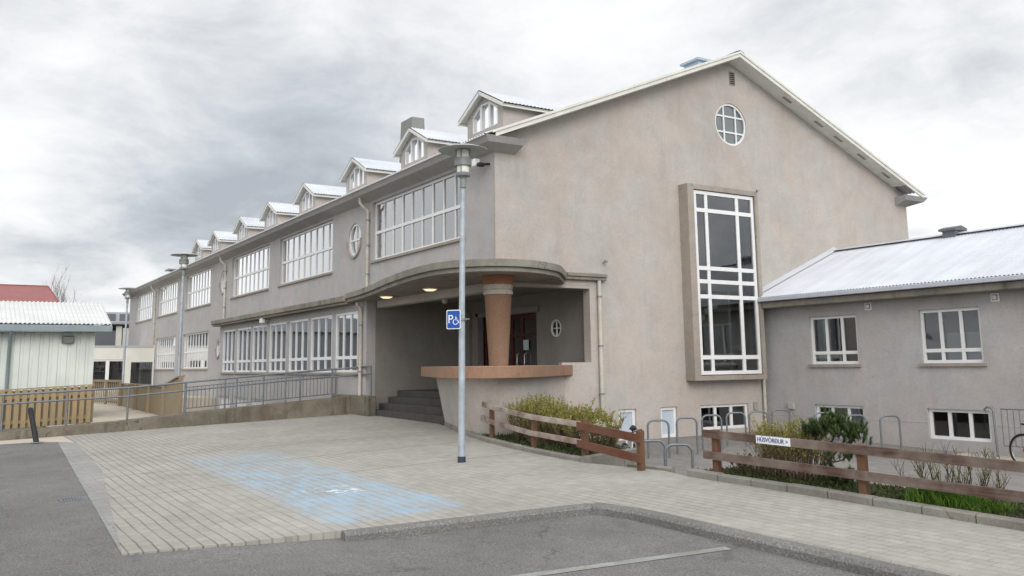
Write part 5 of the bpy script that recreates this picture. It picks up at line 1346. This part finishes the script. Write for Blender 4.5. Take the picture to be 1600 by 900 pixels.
f_, pit, rol, yaw = 1398.0993, .1522, -.0122, .5603
fw = Vector((-math.cos(yaw)*math.cos(pit), math.sin(yaw)*math.cos(pit), math.sin(pit)))
rt_ = fw.cross(Vector((0, 0, 1))).normalized(); up_ = rt_.cross(fw)
c_, s_ = math.cos(rol), math.sin(rol); rt_, up_ = c_*rt_+s_*up_, -s_*rt_+c_*up_
cam = bpy.data.cameras.new('Camera'); co = bpy.data.objects.new('Camera', cam); COL.objects.link(co)
co.matrix_world = Matrix(((rt_.x, up_.x, -fw.x, 18.319), (rt_.y, up_.y, -fw.y, -11.0), (rt_.z, up_.z, -fw.z, 1.645), (0, 0, 0, 1)))
cam.sensor_width = 36; cam.lens = f_/1600*36; cam.shift_y = -94.0969/1600; cam.clip_end = 5000; cam.clip_start = .05
scene.camera = co

# ------------------------------------------------------------------ light
def world():
    wd_ = bpy.data.worlds.new('World'); scene.world = wd_; wd_.use_nodes = True; nt = wd_.node_tree; nt.nodes.clear(); N = NT(nt)
    out = N.n('ShaderNodeOutputWorld'); bg = N.n('ShaderNodeBackground'); bg.inputs['Strength'].default_value = .1
    sky = N.n('ShaderNodeTexSky', sky_type='NISHITA'); sky.sun_disc = False; sky.sun_elevation = math.asin(SUN_DIR.z); sky.sun_rotation = rad(SUN_ROT)
    tc = N.n('ShaderNodeTexCoord'); D = tc.outputs['Generated']
    # cloud deck: project the direction on a flat layer
    sep = N.n('ShaderNodeSeparateXYZ'); N.l(D, sep.inputs[0])
    zz = N.math('ADD', N.math('MAXIMUM', sep.outputs[2], 0.), .22)
    cx = N.math('DIVIDE', sep.outputs[0], zz); cy = N.math('DIVIDE', sep.outputs[1], zz)
    cmb = N.n('ShaderNodeCombineXYZ'); N.l(cx, cmb.inputs[0]); N.l(cy, cmb.inputs[1])
    n1 = N.noise(cmb.outputs[0], 1.15, 8, .56, .35); n2 = N.noise(cmb.outputs[0], 3.4, 8, .62, .3)
    t = N.math('SUBTRACT', N.math('ADD', N.math('MULTIPLY', n1, .72), N.math('MULTIPLY', n2, .50)), .11)
    def blob(v, k, amp):
        d = Vector(v).normalized(); dp = N.n('ShaderNodeVectorMath', operation='DOT_PRODUCT'); N.l(D, dp.inputs[0]); dp.inputs[1].default_value = d
        return N.math('MULTIPLY', N.math('POWER', 2.718, N.math('MULTIPLY', N.math('SUBTRACT', dp.outputs['Value'], 1.), k)), amp)
    def dirpx(u, v): return fw + rt_*((u-800)/f_) - up_*((v-356)/f_)
    for (u, v), k, a in (((470, 270), 90, -.13), ((250, 240), 60, -.08), ((600, 180), 120, -.05), ((330, 345), 500, -.07), ((150, 425), 300, -.07), ((15, 265), 900, .09), ((20, 330), 300, .06),
                         ((1490, 330), 60, .18), ((1120, 40), 60, .09), ((1540, 115), 500, -.11), ((800, 60), 60, .04), ((200, 475), 700, .16)):
        t = N.math('ADD', t, blob(dirpx(u, v), k, a))
    t = N.math('ADD', t, blob((-.92, -.37, .13), 26, .34))  # brighter sky patch added outside the view for the facade window reflections
    col_ = N.ramp(t, [(.22, (.47, .495, .54)), (.35, (.60, .63, .67)), (.45, (.76, .78, .805)), (.55, (.92, .93, .94)), (.68, (1.06, 1.06, 1.05))])
    # overcast sky is brighter overhead and round the hidden sun than at the horizon
    zen = N.n('ShaderNodeMapRange', interpolation_type='SMOOTHSTEP'); N.l(sep.outputs[2], zen.inputs[0]); zen.inputs[1].default_value = .42; zen.inputs[2].default_value = .95; zen.inputs[3].default_value = 1.; zen.inputs[4].default_value = ZEN
    sunb = blob(SUN_DIR, 2.2, SUNB)
    amp = N.math('ADD', zen.outputs[0], sunb)
    cs = N.n('ShaderNodeVectorMath', operation='SCALE'); N.l(col_, cs.inputs[0]); N.l(N.math('MULTIPLY', amp, 10*SKYK), cs.inputs['Scale'])
    mixc = N.mix(.93, sky.outputs[0], cs.outputs[0])
    N.l(mixc, bg.inputs[0]); N.l(bg.outputs[0], out.inputs[0])
SUN_DIR = Vector((.85, -.32, .48)).normalized(); SUN_ROT = math.degrees(math.atan2(SUN_DIR.x, SUN_DIR.y))
ZEN, SUNB, SKYK = 1.5, 1.0, .95
world()
sl = bpy.data.lights.new('Sun', 'SUN'); sl.energy = 1.1; sl.angle = rad(30); sl.color = (1., .95, .88)
so = bpy.data.objects.new('Sun', sl); COL.objects.link(so); so.rotation_euler = SUN_DIR.to_track_quat('Z', 'Y').to_euler()

vs_ = scene.view_settings; scene.display_settings.display_device = 'sRGB'
vs_.view_transform = 'Standard'; vs_.look = 'None'; vs_.exposure = .07; vs_.gamma = 1; vs_.use_curve_mapping = False
scene.render.engine = 'CYCLES'; cy = scene.cycles
cy.max_bounces = 6; cy.diffuse_bounces = 3; cy.glossy_bounces = 3; cy.transparent_max_bounces = 8; cy.transmission_bounces = 2
cy.use_denoising = True; cy.sample_clamp_indirect = 6; cy.caustics_reflective = False; cy.caustics_refractive = False
